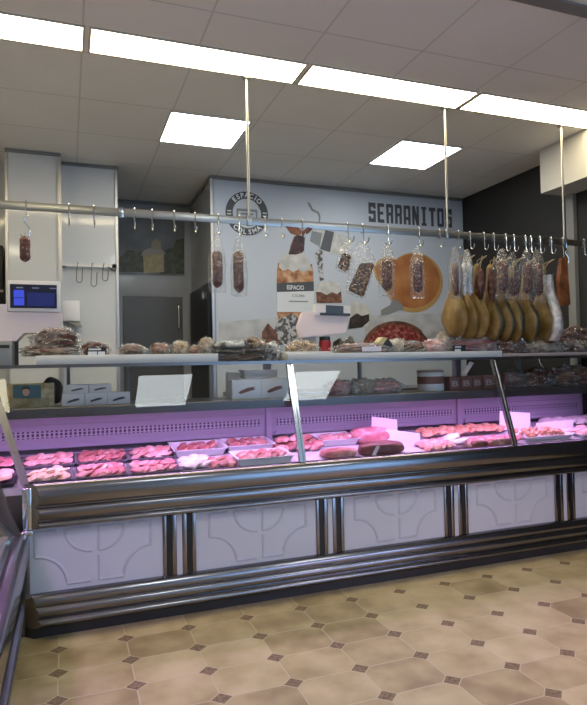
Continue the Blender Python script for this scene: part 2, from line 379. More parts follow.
mb = MB(); mb.box(3.995, 4.1, -3.1, -2.8, 0, CEIL); mb.box(3.995, 4.1, -2.8, -.1, 0, .1); mb.box(3.995, 4.1, -2.8, -.1, 2.6, CEIL); struct('wall_right_front', mb, 'room_wall')
mb = MB()
for y in (-2.8, -1.48, -.16): mb.box(4.02, 4.08, y, y+.06, .1, 2.6)
mb.box(4.02, 4.08, -2.74, -.16, .1, .16); mb.box(4.02, 4.08, -2.74, -.16, 2.54, 2.6)
w = struct('window_2', mb, 'alu')
MB().box(4.05, 4.055, -2.74, -.16, .16, 2.54).build('window_glass', 'glass', w)
struct('wall_soffit', MB().box(3.71, 3.99, -1.0, 3.96, 2.70, CEIL), 'soffit')
struct('wall_left', MB().box(-2.5, -2.4, -3.1, 5.55, 0, CEIL), 'room_wall')
# shop front behind the camera with a big window
WX0, WX1, WZ0, WZ1 = 2.1, 3.9, .08, 2.65
mb = MB(); mb.box(-2.5, WX0, -3.1, -3.0, 0, CEIL); mb.box(WX1, 4.0, -3.1, -3.0, 0, CEIL); mb.box(WX0, WX1, -3.1, -3.0, 0, WZ0); mb.box(WX0, WX1, -3.1, -3.0, WZ1, CEIL)
struct('wall_front', mb, 'room_wall')
mb = MB()
for x in (WX0, (WX0+WX1)/2-.03, WX1-.06): mb.box(x, x+.06, -3.09, -3.03, WZ0, WZ1)
mb.box(WX0+.06, WX1-.06, -3.09, -3.03, WZ0, WZ0+.06); mb.box(WX0+.06, WX1-.06, -3.09, -3.03, WZ1-.06, WZ1)
w = struct('window_1', mb, 'alu')
MB().box(WX0+.06, WX1-.06, -3.065, -3.06, WZ0+.06, WZ1-.06).build('window_glass', 'glass', w)
# trims
mb = MB(); mb.box(-.44, -.03, 5.185, 5.20, CEIL-.028, CEIL-.002); mb.box(-.045, -.03, 5.2, 5.39, CEIL-.028, CEIL-.002); mb.box(-.03, .43, 5.385, 5.40, CEIL-.028, CEIL-.002); mb.box(.415, .43, 5.40, 6.43, CEIL-.028, CEIL-.002)
struct('trim_1', mb, 'trim_grey')
mb = MB(); mb.box(1.245, 3.99, YB-.018, YB-.003, CEIL-.03, CEIL-.002); mb.box(1.238, 1.252, YB, 6.43, CEIL-.03, CEIL-.002); mb.box(.43, 1.238, 6.42, 6.437, CEIL-.03, CEIL-.002)
struct('trim_2', mb, 'trim_grey')
for i, (x, y, wd) in enumerate(((-.0425, 5.188, .03), (.413, 5.388, .022), (1.249, YB-.018, .022), (-.432, 5.195, .02))):
    struct('trim_%d' % (i+3), MB().box(x-wd/2, x+wd/2, y, y+.011, 0, CEIL-.03), 'alu')
struct('trim_7', MB().box(-2.4, 3.7, 2.25, 2.325, CEIL-.012, CEIL-.001), 'trim_grey')
struct('pillar_post', MB().box(3.955, 3.993, 3.865, 3.945, 0, 2.698), 'trim_grey')
# cold-room door in the recess, steel door on the recess side wall
d1 = struct('door_1', MB().box(.545, 1.15, 6.40, 6.43, .02, 2.06), 'door_grey')
mb = MB(); mb.box(.485, .54, 6.415, 6.438, 0, 2.13); mb.box(1.155, 1.215, 6.415, 6.438, 0, 2.13); mb.box(.54, 1.155, 6.415, 6.438, 2.065, 2.13); mb.build('door_frame', 'wall_grey', d1)
mb = MB(); mb.tube([(1.105, 6.395, 1.72), (1.105, 6.355, 1.74), (1.105, 6.345, 1.85), (1.105, 6.355, 1.96), (1.105, 6.395, 1.98)], .012); mb.build('door_handle', 'chrome', d1)
d2 = struct('door_2', MB().box(1.215, 1.25, 5.46, 6.30, .02, 2.09), 'black')
mb = MB(); mb.box(1.19, 1.215, 5.56, 5.60, 1.95, 2.02); mb.build('door_handle', 'chrome', d2)

# ceiling lights
def ceiling_light(name, x0, x1, y0, y1, m, label, group):
    t = thing(name, label, 'light', ((x0+x1)/2, (y0+y1)/2, CEIL), group)
    fr = MB(); e = .012
    fr.box(x0-e, x1+e, y0-e, y0, CEIL-.008, CEIL-.001); fr.box(x0-e, x1+e, y1, y1+e, CEIL-.008, CEIL-.001)
    fr.box(x0-e, x0, y0, y1, CEIL-.008, CEIL-.001); fr.box(x1, x1+e, y0, y1, CEIL-.008, CEIL-.001)
    fr.build('light_frame', 'soffit', t); MB().box(x0, x1, y0, y1, CEIL-.006, CEIL-.001).build('diffuser', m, t)
sl = ['warm strip light cut off by the photo edge, before the hanging rods', 'warm strip light above the round wall logo and first rod', 'warm strip light between the two middle rods', 'warm strip light beside the white soffit']
for i, (x0, x1) in enumerate(((-2.3, .095), (.138, 1.322), (1.365, 2.522), (2.562, 3.70))):
    ceiling_light('strip_light', x0, x1, 3.224, 3.465, 'strip', sl[i], 'warm ceiling strip lights over the counter')
ceiling_light('ceiling_panel_light', .69, 1.245, 4.118, 4.672, 'panel_light', 'square white ceiling panel next to the first hanging rod, above the recess', 'square ceiling panels')
ceiling_light('ceiling_panel_light', 2.49, 3.042, 4.109, 4.66, 'panel_light', 'square white ceiling panel above the SERRANITOS lettering', 'square ceiling panels')
ceiling_light('ceiling_panel_light', .69, 1.245, .52, 1.09, 'panel_light', 'square ceiling panel over the shop floor, mirrored in the first glass pane', 'square ceiling panels')
ceiling_light('ceiling_panel_light', 2.42, 2.975, .52, 1.09, 'panel_light', 'square ceiling panel over the shop floor, mirrored in the middle glass pane', 'square ceiling panels')
ceiling_light('ceiling_panel_light', -1.11, -.555, .52, 1.09, 'panel_warm', 'square yellowish ceiling panel over the side counter', 'square ceiling panels')

# ================================================================ MAIN COUNTER
X0, X1, YF = -.20, 3.97, 3.29     # inside corner, far end, panel plane
cnt = thing('display_counter', 'long refrigerated meat counter with steel mouldings, white relief panels and sloping glass', 'display counter', (1.9, 3.6, 0))
def spline(pr, n=3):
    out = []
    for i in range(len(pr)-1):
        p0, p1, p2, p3 = [Vector(pr[max(0, min(len(pr)-1, i+k))]) for k in (-1, 0, 1, 2)]
        for j in range(n):
            t = j/n; out.append(.5*((2*p1) + (p2-p0)*t + (2*p0-5*p1+4*p2-p3)*t*t + (3*p1-p0-3*p2+p3)*t**3))
    out.append(Vector(pr[-1])); return [(p.x, p.y) for p in out]
def chain(*segs):
    o = []
    for s, sm in segs: o += spline(s) if sm else s
    return o
base_prof = chain(([(-.02, .048), (.034, .048)], 0), ([(.050, .054), (.064, .066), (.064, .080), (.050, .094)], 1), ([(.046, .096)], 0),
    ([(.050, .104), (.056, .118), (.054, .136), (.042, .150)], 1), ([(.037, .152)], 0), ([(.040, .160), (.038, .180), (.022, .202), (.0, .210)], 1), ([(-.02, .210)], 0))
bump_prof = chain(([(-.02, .534), (.036, .534)], 0), ([(.052, .536), (.064, .544), (.064, .556), (.054, .566)], 1), ([(.046, .568)], 0),
    ([(.056, .580), (.064, .600), (.062, .622), (.050, .636)], 1), ([(.044, .638), (.044, .644)], 0), ([(.054, .650), (.062, .672), (.064, .700), (.058, .728), (.046, .746)], 1),
    ([(.040, .752), (.022, .757), (.004, .757), (.002, .735), (-.02, .735)], 0))
def extrude_main(prof, x1=X1, dz=0): # mitred at the inside corner
    return MB().loft([[(X0 + o, YF - o, z) for o, z in prof], [(x1, YF - o, z) for o, z in prof]])
kick = [(-.02, 0), (.03, 0), (.03, .05), (-.02, .05)]
extrude_main(base_prof).build('base_moulding', 'steel', cnt)
MB().loft([[(X0+o, YF-o, z) for o, z in kick], [(X1, YF-o, z) for o, z in kick]]).build('kick_board', 'kick', cnt)
extrude_main(bump_prof).build('bumper_moulding', 'steel', cnt)
box_obj('carcass', (X0-.5, X1, YF+.012, 3.98, .0, .70), 'steel_dark', cnt)
divs = [(.467, .642), (1.349, 1.525), (2.228, 2.404), (3.117, 3.293)]
ed = [X0] + [q for d in divs for q in d] + [X1]
def relief(p, x0, x1, z0, z1):
    mb = MB(); W = x1-x0; H = z1-z0
    def P(u, v): return (x0+u*W, YF+.004, z1-v*H)
    def arc(a, b, bulge, n=9):   # quarter curves
        (ua, va), (ub, vb) = a, b; out = []
        for i in range(n+1):
            t = i/n*math.pi/2
            out.append((ua+(ub-ua)*math.sin(t), va+(vb-va)*(1-math.cos(t))) if bulge else (ua+(ub-ua)*(1-math.cos(t)), va+(vb-va)*math.sin(t)))
        return out
    paths = [[(.25, .08), (.11, .08), (.11, .46)] + arc((.11, .46), (.32, .92), True) + [(.48, .92)],
             [(.48, .08), (.31, .08)] + arc((.31, .08), (.49, .45), False),
             [(.70, .08), (.54, .08), (.54, .45)] + arc((.54, .45), (.72, .08), True),
             [(.75, .08), (.91, .08), (.91, .46)] + arc((.91, .46), (.71, .92), True) + [(.54, .92), (.54, .53)]]
    for pa in paths: mb.tube([P(*q) for q in pa], .0115, 8)
    mb.build('relief', 'relief', p)
for i in range(5):
    a, b = ed[2*i], ed[2*i+1]
    p = box_obj('front_panel', (a+.002, b-.002, YF-.002, YF+.010, .205, .54), 'white_panel', cnt)
    A, B = (a, b) if i not in (0, 4) else ((b-.705, b) if i == 0 else (a, a+.705))
    relief(p, A+.0, B, .212, .533)
for a, b in divs:
    d = box_obj('divider', (a, b, YF-.004, YF+.011, .205, .54), 'white_panel', cnt)
    w = b-a
    mb = MB()
    for u0, u1 in ((0, .10), (.27, .40), (.58, .72), (.88, 1.0)): mb.box(a+u0*w, a+u1*w, YF-.013, YF-.002, .207, .536, bev=.003)
    mb.build('steel_strip', 'steel', d); box_obj('white_strip', (a+.41*w, a+.57*w, YF-.011, YF-.003, .207, .536), 'white_panel', d)
    for u0, u1 in ((.10, .27), (.72, .88)): box_obj('black_slot', (a+u0*w, a+u1*w, YF-.007, YF-.003, .207, .536), 'black', d)
# deck, back, shelves
def dz(y): return .735 + (y-3.28)*.13
mb = MB(); mb.hexa([(X0-.6, 3.29, .70), (X1, 3.29, .70), (X1, 3.93, .70), (X0-.6, 3.93, .70), (X0-.6, 3.29, dz(3.29)), (X1, 3.29, dz(3.29)), (X1, 3.93, dz(3.93)), (X0-.6, 3.93, dz(3.93))]); mb.build('deck', 'deck', cnt)
for i, (a, b) in enumerate(((X0-.6, 1.235), (1.275, 2.745), (2.785, X1))):
    bp = box_obj('back_panel', (a, b, 3.86, 3.88, .850, 1.062), 'lav', cnt)
    mb = MB(); mb.box(a+.03, b-.03, 3.845, 3.86, .855, .880); mb.box(a+.0, b-.0, 3.850, 3.86, .985, .992); mb.build('panel_rib', 'lav', bp)
    MB().box(a+.04, b-.04, 3.853, 3.862, .915, .957).build('vent_grille', 'vent', bp)
box_obj('rear_lining', (X0-.6, X1, 3.90, 3.92, .70, 1.09), 'tray_dark', cnt)
for x in (1.255, 2.765): box_obj('rear_upright', (x-.02, x+.02, 3.84, 3.898, dz(3.85), 1.328), 'lav', cnt)
for x in (.005, .345, .86, 1.92, 3.3): box_obj('shelf_upright', (x-.010, x+.010, 3.80, 3.83, 1.112, 1.328), 'grey_plastic', cnt)
mb = MB(); mb.prism([(X0-.6, y, z) for y, z in ((3.43, 1.064), (3.442, 1.064), (3.445, 1.093), (3.95, 1.093), (3.95, 1.112), (3.434, 1.117), (3.43, 1.113))], (X1-X0+.6, 0, 0)); mb.build('middle_shelf', 'shelf_dark', cnt)
mb = MB(); mb.box(X0-.6, X1, 3.44, 3.90, 1.328, 1.342); mb.build('top_shelf', 'shelf_glass', cnt)
box_obj('shelf_edge', (X0-.6, X1, 3.432, 3.44, 1.326, 1.344), 'steel_dark', cnt)
box_obj('shelf_board', (-.155, .828, 3.47, 3.88, 1.343, 1.392), 'board', cnt, bev=.003)
box_obj('shelf_board', (1.262, 2.865, 3.47, 3.88, 1.343, 1.386), 'board', cnt, bev=.003)
box_obj('shelf_board', (2.872, X1, 3.47, 3.88, 1.343, 1.368), 'ledge', cnt, bev=.003)
# glass front
GY0, GZ0, GY1, GZ1 = 3.262, .757, 3.262+.197, .757+.575
nrm = Vector((0, -.575, .197)).normalized()
for a, b in ((X0+.0, 1.258), (1.264, 2.766), (2.772, X1)):
    al = .0 if a > X0 else -.19
    lo = [Vector((a, GY0, GZ0)), Vector((b, GY0, GZ0))]; hi = [Vector((b, GY1, GZ1)), Vector((a+al, GY1, GZ1))]
    q = lo+hi; MB().prism(q, -nrm*.006).build('glass_pane', 'glass', cnt)
def post(x0, x1, name='glass_post', par=None, w=.019, m='chrome'):
    mb = MB(); t = Vector((x1-x0, GY1-GY0, GZ1-GZ0)).normalized(); s = Vector((1, 0, 0)); n = s.cross(t).normalized()
    if n.y > 0: n = -n
    a, b = Vector((x0, GY0, GZ0-.004)), Vector((x1, GY1, GZ1+.006))
    for u0, u1, dpt in ((-1, -.35, .016), (-.35, .35, .010), (.35, 1, .016)):
        mb.hexa([a+s*u0*w+n*-.008, a+s*u1*w-n*.008, a+s*u1*w+n*dpt, a+s*u0*w+n*dpt, b+s*u0*w-n*.008, b+s*u1*w-n*.008, b+s*u1*w+n*dpt, b+s*u0*w+n*dpt])
    o = mb.build(name, m, par or cnt); return o
post(1.261, 1.261); post(2.769, 2.769); post(X0, X0-.19, m='steel_dark')
# led tubes under the middle shelf
for a, b in ((X0-.5, 1.2), (1.3, 2.72), (2.82, X1-.05)):
    MB().tube([(a, 3.470, 1.083), (b, 3.470, 1.083)], .008, 8).build('lamp_tube', 'led', cnt)
def area(name, loc, sx, sy, power, col, rot=(0, 0, 0), spread=math.pi):
    l = bpy.data.lights.new(name, 'AREA'); l.shape = 'RECTANGLE'; l.size = sx; l.size_y = sy; l.energy = power; l.color = col; l.spread = spread
    o = bpy.data.objects.new(name, l); C.objects.link(o); o.location = loc; o.rotation_euler = rot; return o
area('case_lamp', (1.6, 3.460, 1.070), 4.3, .02, 13.5, (.78, .42, 1.0), (R(8), 0, 0), R(165))
area('added_violet_lamp', (-.40, 1.95, 1.075), .03, 2.2, 4.0, (.74, .36, 1.0), (0, R(-32), 0), R(150))  # added lamp, gives the side counter's steel edges their violet gleam
area('shop_display_lamp', (2.75, .80, .95), 1.7, .08, 5.5, (1, .50, .70), (R(38), 0, 0), R(100))

# ================================================================ SIDE COUNTER (returns towards the customer side)
sd = thing('side_display_counter', 'lower glazed side counter with violet gleaming steel edges beside the long meat counter', 'display counter', (-.6, 2.0, 0))
XS, YE = -.232, .7
def extrude_side(prof): return MB().loft([[(X0+o, 3.195, z) for o, z in prof], [(X0+o, YE, z) for o, z in prof]])
MB().tube([(-.228, YE, .172), (-.228, 3.195, .172)], .030, 16).build('bumper_tube', 'steel_side', sd)
box_obj('kick_board', (-.30, -.262, YE, 3.19, 0, .19), 'kick', sd)
sp_ = chain(([(-.05, .40), (.0, .40)], 0), ([(.018, .405), (.028, .42), (.028, .50), (.022, .525), (.006, .538)], 1), ([(-.05, .54)], 0))
MB().loft([[(X0+o-.012, 3.19, z) for o, z in sp_], [(X0+o-.012, YE, z) for o, z in sp_]]).build('sill_moulding', 'steel_side', sd)
box_obj('front_panel', (XS-.02, XS-.005, YE, 3.19, .20, .41), 'steel_dark', sd)
box_obj('carcass', (-.95, XS-.02, YE, 3.19, 0, .50), 'steel_dark', sd)
box_obj('deck', (-.93, XS-.04, YE, 3.19, .505, .53), 'deck', sd)
MB().prism([Vector((-.232, YE, .54)), Vector((-.232, 3.16, .54)), Vector((-.43, 3.16, 1.09)), Vector((-.43, YE, 1.09))], (-.006, 0, 0)).build('glass_pane', 'glass', sd)
mb = MB(); mb.hexa([(-.245, 3.15, .53), (-.215, 3.15, .53), (-.215, 3.18, .53), (-.245, 3.18, .53), (-.445, 3.15, 1.09), (-.415, 3.15, 1.09), (-.415, 3.18, 1.09), (-.445, 3.18, 1.09)]); mb.build('glass_post', 'steel_dark', sd)
mb = MB(); mb.box(X0-.012, X0+.030, 3.205, 3.228, .545, .745, bev=.004); mb.build('corner_trim', 'chrome', sd)
mb = MB(); mb.box(X0-.016, X0+.036, 3.190, 3.235, .520, .543, bev=.006); mb.build('corner_cap', 'chrome', sd)
mb = MB(); mb.box(X0-.004, X0+.020, 3.205, 3.230, .215, .520, bev=.004); mb.build('corner_upright', 'steel_dark', sd)

# ================================================================ RAIL, RODS, HOOKS
YR = 3.49
rail = thing('hanging_rail', 'long flat steel bar hung from the ceiling on thin rods above the meat counter', 'rail', (1.6, YR, 2.165))
mb = MB(); mb.box(-.75, 3.95, YR-.005, YR+.005, 2.166, 2.212, bev=.0015); mb.build('rail_bar', 'rail', rail)
for x in (-.42, 1.037, 2.452, 3.478):
    r_ = MB().tube([(x, YR+.0, 2.17), (x, YR, CEIL-.002)], .0085, 10).build('support_rod', 'rail', rail)
    mb = MB(); mb.box(x-.016, x+.016, YR-.012, YR+.012, 2.160, 2.225, bev=.003); mb.build('rod_fitting', 'rail', r_); MB().lathe([(.025, CEIL-.012), (.025, CEIL-.001)], (x, YR, 0), 14).build('ceiling_plate', 'rail', r_)
mb = MB(); mb.box(.285, .305, YR-.009, YR+.009, 2.160, 2.218, bev=.002); mb.build('bar_joint', 'chrome', rail)
def hook_mesh():
    pts = []
    for i in range(7):
        t = math.pi*i/6; pts.append((0, .0085*math.cos(t)*1.0, .052+.0085*math.sin(t)))
    pts = [(0, .0085, .0)] + pts + [(0, -.0085, .0), (0, -.0085, -.02), (0, -.0095, -.045)]
    for i in range(1, 8):
        t = math.pi*i/7; pts.append((0, -.0095-.020+.020*math.cos(t), -.045-.022*math.sin(t)))
    pts += [(0, -.0515, -.034)]
    return pts
HK = thing('rail_hook', 'steel hook', 'hook', (0, 0, 0))
MB().tube(hook_mesh(), .0037, 7).build('hook_wire', 'chrome', HK)
# S-hook form (curled in the plane of the bar)
def spiral():
    pts = []
    for i in range(9): t = math.pi*(1.05 - 1.15*i/8); pts.append((.014*math.cos(t)-.008, -.013, .0+.016*math.sin(t)))
    for i in range(11): t = math.pi*(.75 - 1.55*i/10); pts.append((.022*math.cos(t)+.000, -.013, -.062+.026*math.sin(t)))
    return pts
hooks = [  # px x, item or '' , label
 (69, 'empty steel hook on the rail before the front white column edge'),
 (94, 'empty steel hook on the rail in front of the narrow white column'),
 (134.5, 'empty pale hook on the rail at the near edge of the church picture'),
 (152, 'empty pale hook on the rail above the church tower in the picture'),
 (174, 'empty pale hook on the rail above the far edge of the church picture'),
 (195, 'empty pale hook on the rail just past the church picture'),
 (218, 'brass gleaming hook carrying the first bagged salami beside the round logo'),
 (239, 'steel hook carrying the bagged salami in front of the round logo'),
 (264.7, 'empty steel hook on the rail at the edge of the round logo'),
 (281.5, 'empty steel hook between the round logo and the dark cured piece'),
 (302, 'steel hook carrying the dark cured meat piece above the pictured jar'),
 (347, 'thin steel hook carrying the small bag of brown nuts'),
 (362, 'steel hook carrying the large tilted brown bag'),
 (387.5, 'steel hook carrying the bagged salami before the pictured ham slice'),
 (418.5, 'steel hook carrying the square-cut bagged salami under the lettering'),
 (439, 'empty steel hook beside the rod near the lettering end'),
 (457.8, 'steel hook carrying the thin salami bag at the mural edge'),
 (469.3, 'steel hook carrying the silvery bag beside the thin salami'),
 (483.3, 'steel hook with its tip free above the ham shanks, first of two such hooks'),
 (493, 'steel hook with its tip free above the ham shanks, second of two such hooks'),
 (505, 'steel hook carrying the wide-topped salami bag over the hams'),
 (513, 'steel hook carrying the short salami bag over the hams'),
 (524.5, 'steel hook carrying the salami bag third over the hams'),
 (530, 'thin steel hook close beside the third salami over the hams'),
 (539, 'steel hook carrying the last salami before the foil ham'),
 (550, 'steel hook above the foil-wrapped ham'),
 (583, 'empty steel hook at the rail end beyond the amber slab')]
HX = {}
for i, (px, lab) in enumerate(hooks):
    x = at(px, 222, YR).x; HX[px] = x
    h = HK if i == 0 else copy_thing(HK, (0, 0, 0)); h.location = (x, YR, 2.159); h['label'] = lab; h['group'] = 'steel hooks on the rail'
    if px in (347, 362): h.rotation_euler.z = .5
for px, lab in ((26, 'bent S-hook at the rail holding the short speckled sausage'), (564, 'bent S-hook near the rail end holding the amber slab')):
    x = at(px, 210, YR).x
    t = thing('rail_hook', lab, 'hook', (x, YR, 2.159), 'steel hooks on the rail')
    mb = MB(); mb.tube([(x, YR+.008, 2.18), (x, YR+.008, 2.213), (x, YR, 2.220), (x, YR-.009, 2.213), (x, YR-.012, 2.15), (x+.012, YR-.013, 2.135), (x-.010, YR-.013, 2.115), (x-.012, YR-.013, 2.105), (x+.015, YR-.013, 2.07), (x+.020, YR-.013, 2.045), (x+.010, YR-.013, 2.02), (x-.008, YR-.013, 2.012), (x-.028, YR-.013, 2.035)], .0036, 7); mb.build('hook_wire', 'chrome', t)

# ---- things hanging on the rail
def bag(name_, w0, w1, h, z1, x, y, th=.018, seed=1, lean=0):
    """crinkled pouch: gathered at the top (z1), wide below"""
    mb = MB(); n, m_ = 9, 12; loops = []
    for j in range(m_+1):
        t = j/m_; z = z1 - h*t; w = (w0 + (w1-w0)*min(1, t*2.2)**.7)/2; d = th*(.25+.75*math.sin(math.pi*min(1, max(.0, t*.92+.05))))
        lp = []
        for k in range(2*n):
            a = 2*math.pi*k/(2*n); s = mnoise.noise(Vector((math.cos(a)*2+seed*5, math.sin(a)*2, z*22)))
            lp.append((x + lean*t + w*math.copysign(abs(math.cos(a))**.6, math.cos(a))*(1+.10*mnoise.noise(Vector((seed, z*40, math.cos(a))))) + .005*s, y + d*math.sin(a) + .011*s, z + .008*mnoise.noise(Vector((math.cos(a)*3, seed, 1)))))
        loops.append(lp)
    return mb.loft(loops)
def sausage_mb(x, y, z0, z1, r, seed=0, bend=.0, lean=0):
    mb = MB(); loops = []; n = 18; seg = 14
    for j in range(n+1):
        t = j/n; e = min(1, (min(t, 1-t)*n/2.2))**.5 if 0 < t < 1 else .12
        z = z0 + (z1-z0)*t; cx = x + lean*(1-t) + bend*math.sin(math.pi*t)
        loops.append([(cx + r*e*(1+.10*mnoise.noise(Vector((seed*3, a*2, z*30))))*math.cos(2*math.pi*a/seg), y + r*e*math.sin(2*math.pi*a/seg), z) for a in range(seg)])
    return mb.loft(loops)
def hanging_salami(px, pb, y0, y1, wpx, label, by0, by1, bw, bend=0, ytop=None, seed=0, milky=False, yoff=0):
    Y = YR-.030-yoff; x = at(pb, (y0+y1)/2, Y).x; k = (at(pb+10, 250, Y).x - at(pb, 250, Y).x)/10
    zt, zb = at(pb, y0, Y).z, at(pb, y1, Y).z; b1, b0 = at(pb, by0, Y).z, at(pb, by1, Y).z
    t = thing('hanging_salami', label, 'salami', (x, Y, b1), 'bagged salamis on the rail')
    sausage_mb(x, Y, zb, zt, wpx/2*k*.92, seed, bend).build('sausage', 'salami', t)
    bag('film_bag', .02, bw*k, b1-b0, b1, x, Y, wpx/2*k*1.15+.004, seed).build('film_bag', 'film_milky' if milky else 'film', t)
S_ = hanging_salami
S_(218, 217, 250, 288, 11, 'bagged salami on the brass hook, forked at its lower end', 233, 292, 17, .004, seed=1)
S_(239, 239, 250, 293, 11, 'bagged salami hanging just below the round wall logo', 238, 296, 16, -.004, seed=2)
S_(387, 387, 258, 291, 10, 'bagged salami hanging before the near edge of the pictured ham slice', 244, 296, 16, seed=3)
S_(418, 417.5, 259, 293, 9, 'square-cut bagged salami in the middle of the pictured ham slice', 247, 298, 14, seed=4)
S_(457, 455.5, 262, 296, 6, 'thin salami bag at the edge of the mural and dark wall', 246, 298, 13, seed=5)
S_(505, 502.5, 259, 292, 9, 'wide-topped salami bag, first of those in front of the hams', 249, 300, 17, seed=7)
S_(513, 513, 277, 296, 8, 'shortest salami in a bag, in front of the hams', 252, 300, 13, seed=8)
S_(525, 527, 263, 294, 8, 'slightly bent salami bag in front of the hams, after the shortest one', 250, 300, 14, .008, seed=9)
S_(538, 538, 263, 296, 8, 'last bagged salami before the foil-wrapped ham', 250, 302, 14, seed=10)
# silvery bag
Y = YR-.03; k = .0062; x = at(467, 270, Y).x
t = thing('hanging_salami', 'two slim silvery wrapped salamis in one bag beside the thin salami', 'salami', (x, Y, at(467, 250, Y).z), 'bagged salamis on the rail')
for dx in (-.026, .018): sausage_mb(x+dx, Y, at(467, 296, Y).z, at(467, 262, Y).z, .018, 3+dx).build('sausage', 'foil', t)
bag('film_bag', .03, .095, .30, at(467, 250, Y).z, x, Y, .028, 6).build('film_bag', 'film_milky', t)
# short sausage on the S hook
x = at(25, 250, YR-.02).x; zt, zb = at(25, 236, YR-.02).z, at(25, 262, YR-.02).z
t = thing('hanging_salami', 'short speckled sausage hanging alone on a bent S-hook in front of the white column', 'salami', (x, YR-.02, zt))
sausage_mb(x, YR-.02, zb, zt, .026, 12).build('sausage', 'salami', t)
MB().tube([(x, YR-.02, zt-.006), (x+.003, YR-.02, zt+.02), (x-.004, YR-.015, 2.012)], .002, 6).build('string', 'rope', t)
# dark cured piece
def px_poly(pts, Y): return [at(a, b, Y) for a, b in pts]
Y = YR-.045
t = thing('hanging_cured_meat', 'dark cured meat piece with a brown paper bow hanging above the pictured jar', 'cured meat', at(302, 233, Y))
mb = MB(); mb.prism(px_poly([(296, 234.5), (305.5, 236), (304.5, 252), (297, 252.5), (289.5, 254.5), (292.5, 244)], Y), (0, .035, 0))
bmesh.ops.bevel(mb.bm, geom=list(mb.bm.edges), offset=.008, segments=2, affect='EDGES'); mb.build('meat_piece', 'cured', t)
mb = MB(); mb.prism(px_poly([(286, 226), (299, 227.5), (302, 231.5), (300, 236), (291, 233)], Y-.006), (0, .010, 0)); mb.prism(px_poly([(302, 231.5), (308, 227), (313, 228.5), (309, 233), (303, 236)], Y-.006), (0, .010, 0)); mb.build('paper_bow', 'jerky', t)
# nut bags
for nm, lab, poly, film, hx, hy in (('hanging_nut_bag', 'small bag of brown nuts tilted on the thin hook', [(343.5, 252), (352.5, 255.5), (348.5, 272), (338.5, 267.5)], [(347, 238), (354, 250), (349.5, 274), (337, 269), (341, 250)], 347, 236),
                  ('hanging_nut_bag', 'large bag of mixed brown snacks hanging tilted beside the small nut bag', [(361, 263), (375.5, 262.5), (364.5, 297), (349, 290)], [(360, 240), (369, 244), (377.5, 261), (366, 299.5), (347, 292), (354, 258)], 361, 239)):
    c = at(hx, hy, Y-.01); t = thing(nm, lab, 'snack bag', c, 'snack bags on the rail')
    mb = MB(); mb.prism(px_poly(poly, Y-.01), (0, .03, 0)); bmesh.ops.bevel(mb.bm, geom=list(mb.bm.edges), offset=.010, segments=3, affect='EDGES'); mb.build('bag_contents', 'nuts', t)
    mb = MB(); mb.prism(px_poly(film, Y-.018), (0, .046, 0)); bmesh.ops.bevel(mb.bm, geom=list(mb.bm.edges), offset=.012, segments=2, affect='EDGES'); mb.build('film_bag', 'film', t)
# amber slab
t = thing('hanging_cured_meat', 'long amber cured slab hanging on the bent S-hook by the dark doorway post', 'cured meat', at(563, 255, YR-.02))
mb = MB(); mb.prism(px_poly([(561, 258), (568.5, 256.5), (567.5, 275), (571.5, 305), (559, 306), (559.5, 280)], YR-.04), (0, .035, 0)); bmesh.ops.bevel(mb.bm, geom=list(mb.bm.edges), offset=.008, segments=2, affect='EDGES'); mb.build('meat_slab', 'jerky', t)
MB().tube([at(564, 257, YR-.022), at(563.5, 250, YR-.02), at(563, 246.5, YR-.016)], .0025, 6).build('string', 'rope', t)

# ---- hams
def ham(label, px, pyb, seed, lean=0, foil=False, sc_=1, dark=False):
    Y = YR+.07; x = at(px, 320, Y).x; zb = at(px, pyb, Y).z; zt = 2.01
    t = thing('hanging_ham', label, 'ham', (x, Y, zt), 'cured hams hanging in a row')
    H = zt-zb; loops = []; n = 34; seg = 32
    prof = [(0, .02), (.025, .38), (.08, .70), (.17, .93), (.27, 1.0), (.37, .92), (.47, .72), (.56, .50), (.64, .33), (.72, .24), (.84, .19), (.92, .21), (.97, .20), (1, .10)]
    def rad(t_):
        for (a, r0), (b, r1) in zip(prof, prof[1:]):
            if t_ <= b: u = (t_-a)/(b-a); return r0+(r1-r0)*u
        return .1
    mb = MB()
    for j in range(n+1):
        t_ = j/n; r = rad(t_)*sc_; z = zb+H*t_; cy = Y + .03*math.sin(t_*3.0) ; cxx = x+lean*(1-t_)
        lp = []
        for k in range(seg):
            a = 2*math.pi*k/seg; nz = 1+.10*mnoise.noise(Vector((math.cos(a)*1.3+seed*4, math.sin(a)*1.3, t_*5)))
            fx = .062 if math.cos(a) < 0 else .070
            lp.append((cxx + fx*r*nz*math.cos(a), cy + .130*r*nz*math.sin(a), z))
        loops.append(lp)
    mb.loft(loops)
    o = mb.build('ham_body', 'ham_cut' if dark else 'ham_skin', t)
    for p in o.data.polygons:   # cut face on one flat side
        c = p.center; 
        tt = (c.z+zt-zb)/H
        if False and p.normal.x*.72 - p.normal.y*.69 > .12 and .03 < tt < .56: p.material_index = 1
    mb = MB(); mb.tube([(x, Y, zt-.03), (x+.02, Y-.02, zt+.02), (x+.006, YR-.03, 2.05), (x, YR-.028, 2.048), (x-.012, Y-.02, zt+.02), (x, Y, zt-.03)], .0028, 6); mb.build('rope_loop', 'rope', t)
    if foil:
        mb = MB(); lps = []
        for j in range(13):
            t_ = .05+j/12*.83; r = rad(t_); z = zb+H*t_; lp = []
            for k in range(18):
                a = 2*math.pi*k/18; s = mnoise.noise(Vector((k*1.7, j*1.3, seed)))
                lp.append((x-.004 + (.044+.010*s)*math.cos(a)*(1-.25*t_), Y-.10*r-.03+.035*math.sin(a)+.010*s, z))
            lps.append(lp)
        mb.loft(lps); mb.build('foil_wrap', 'foil', t)
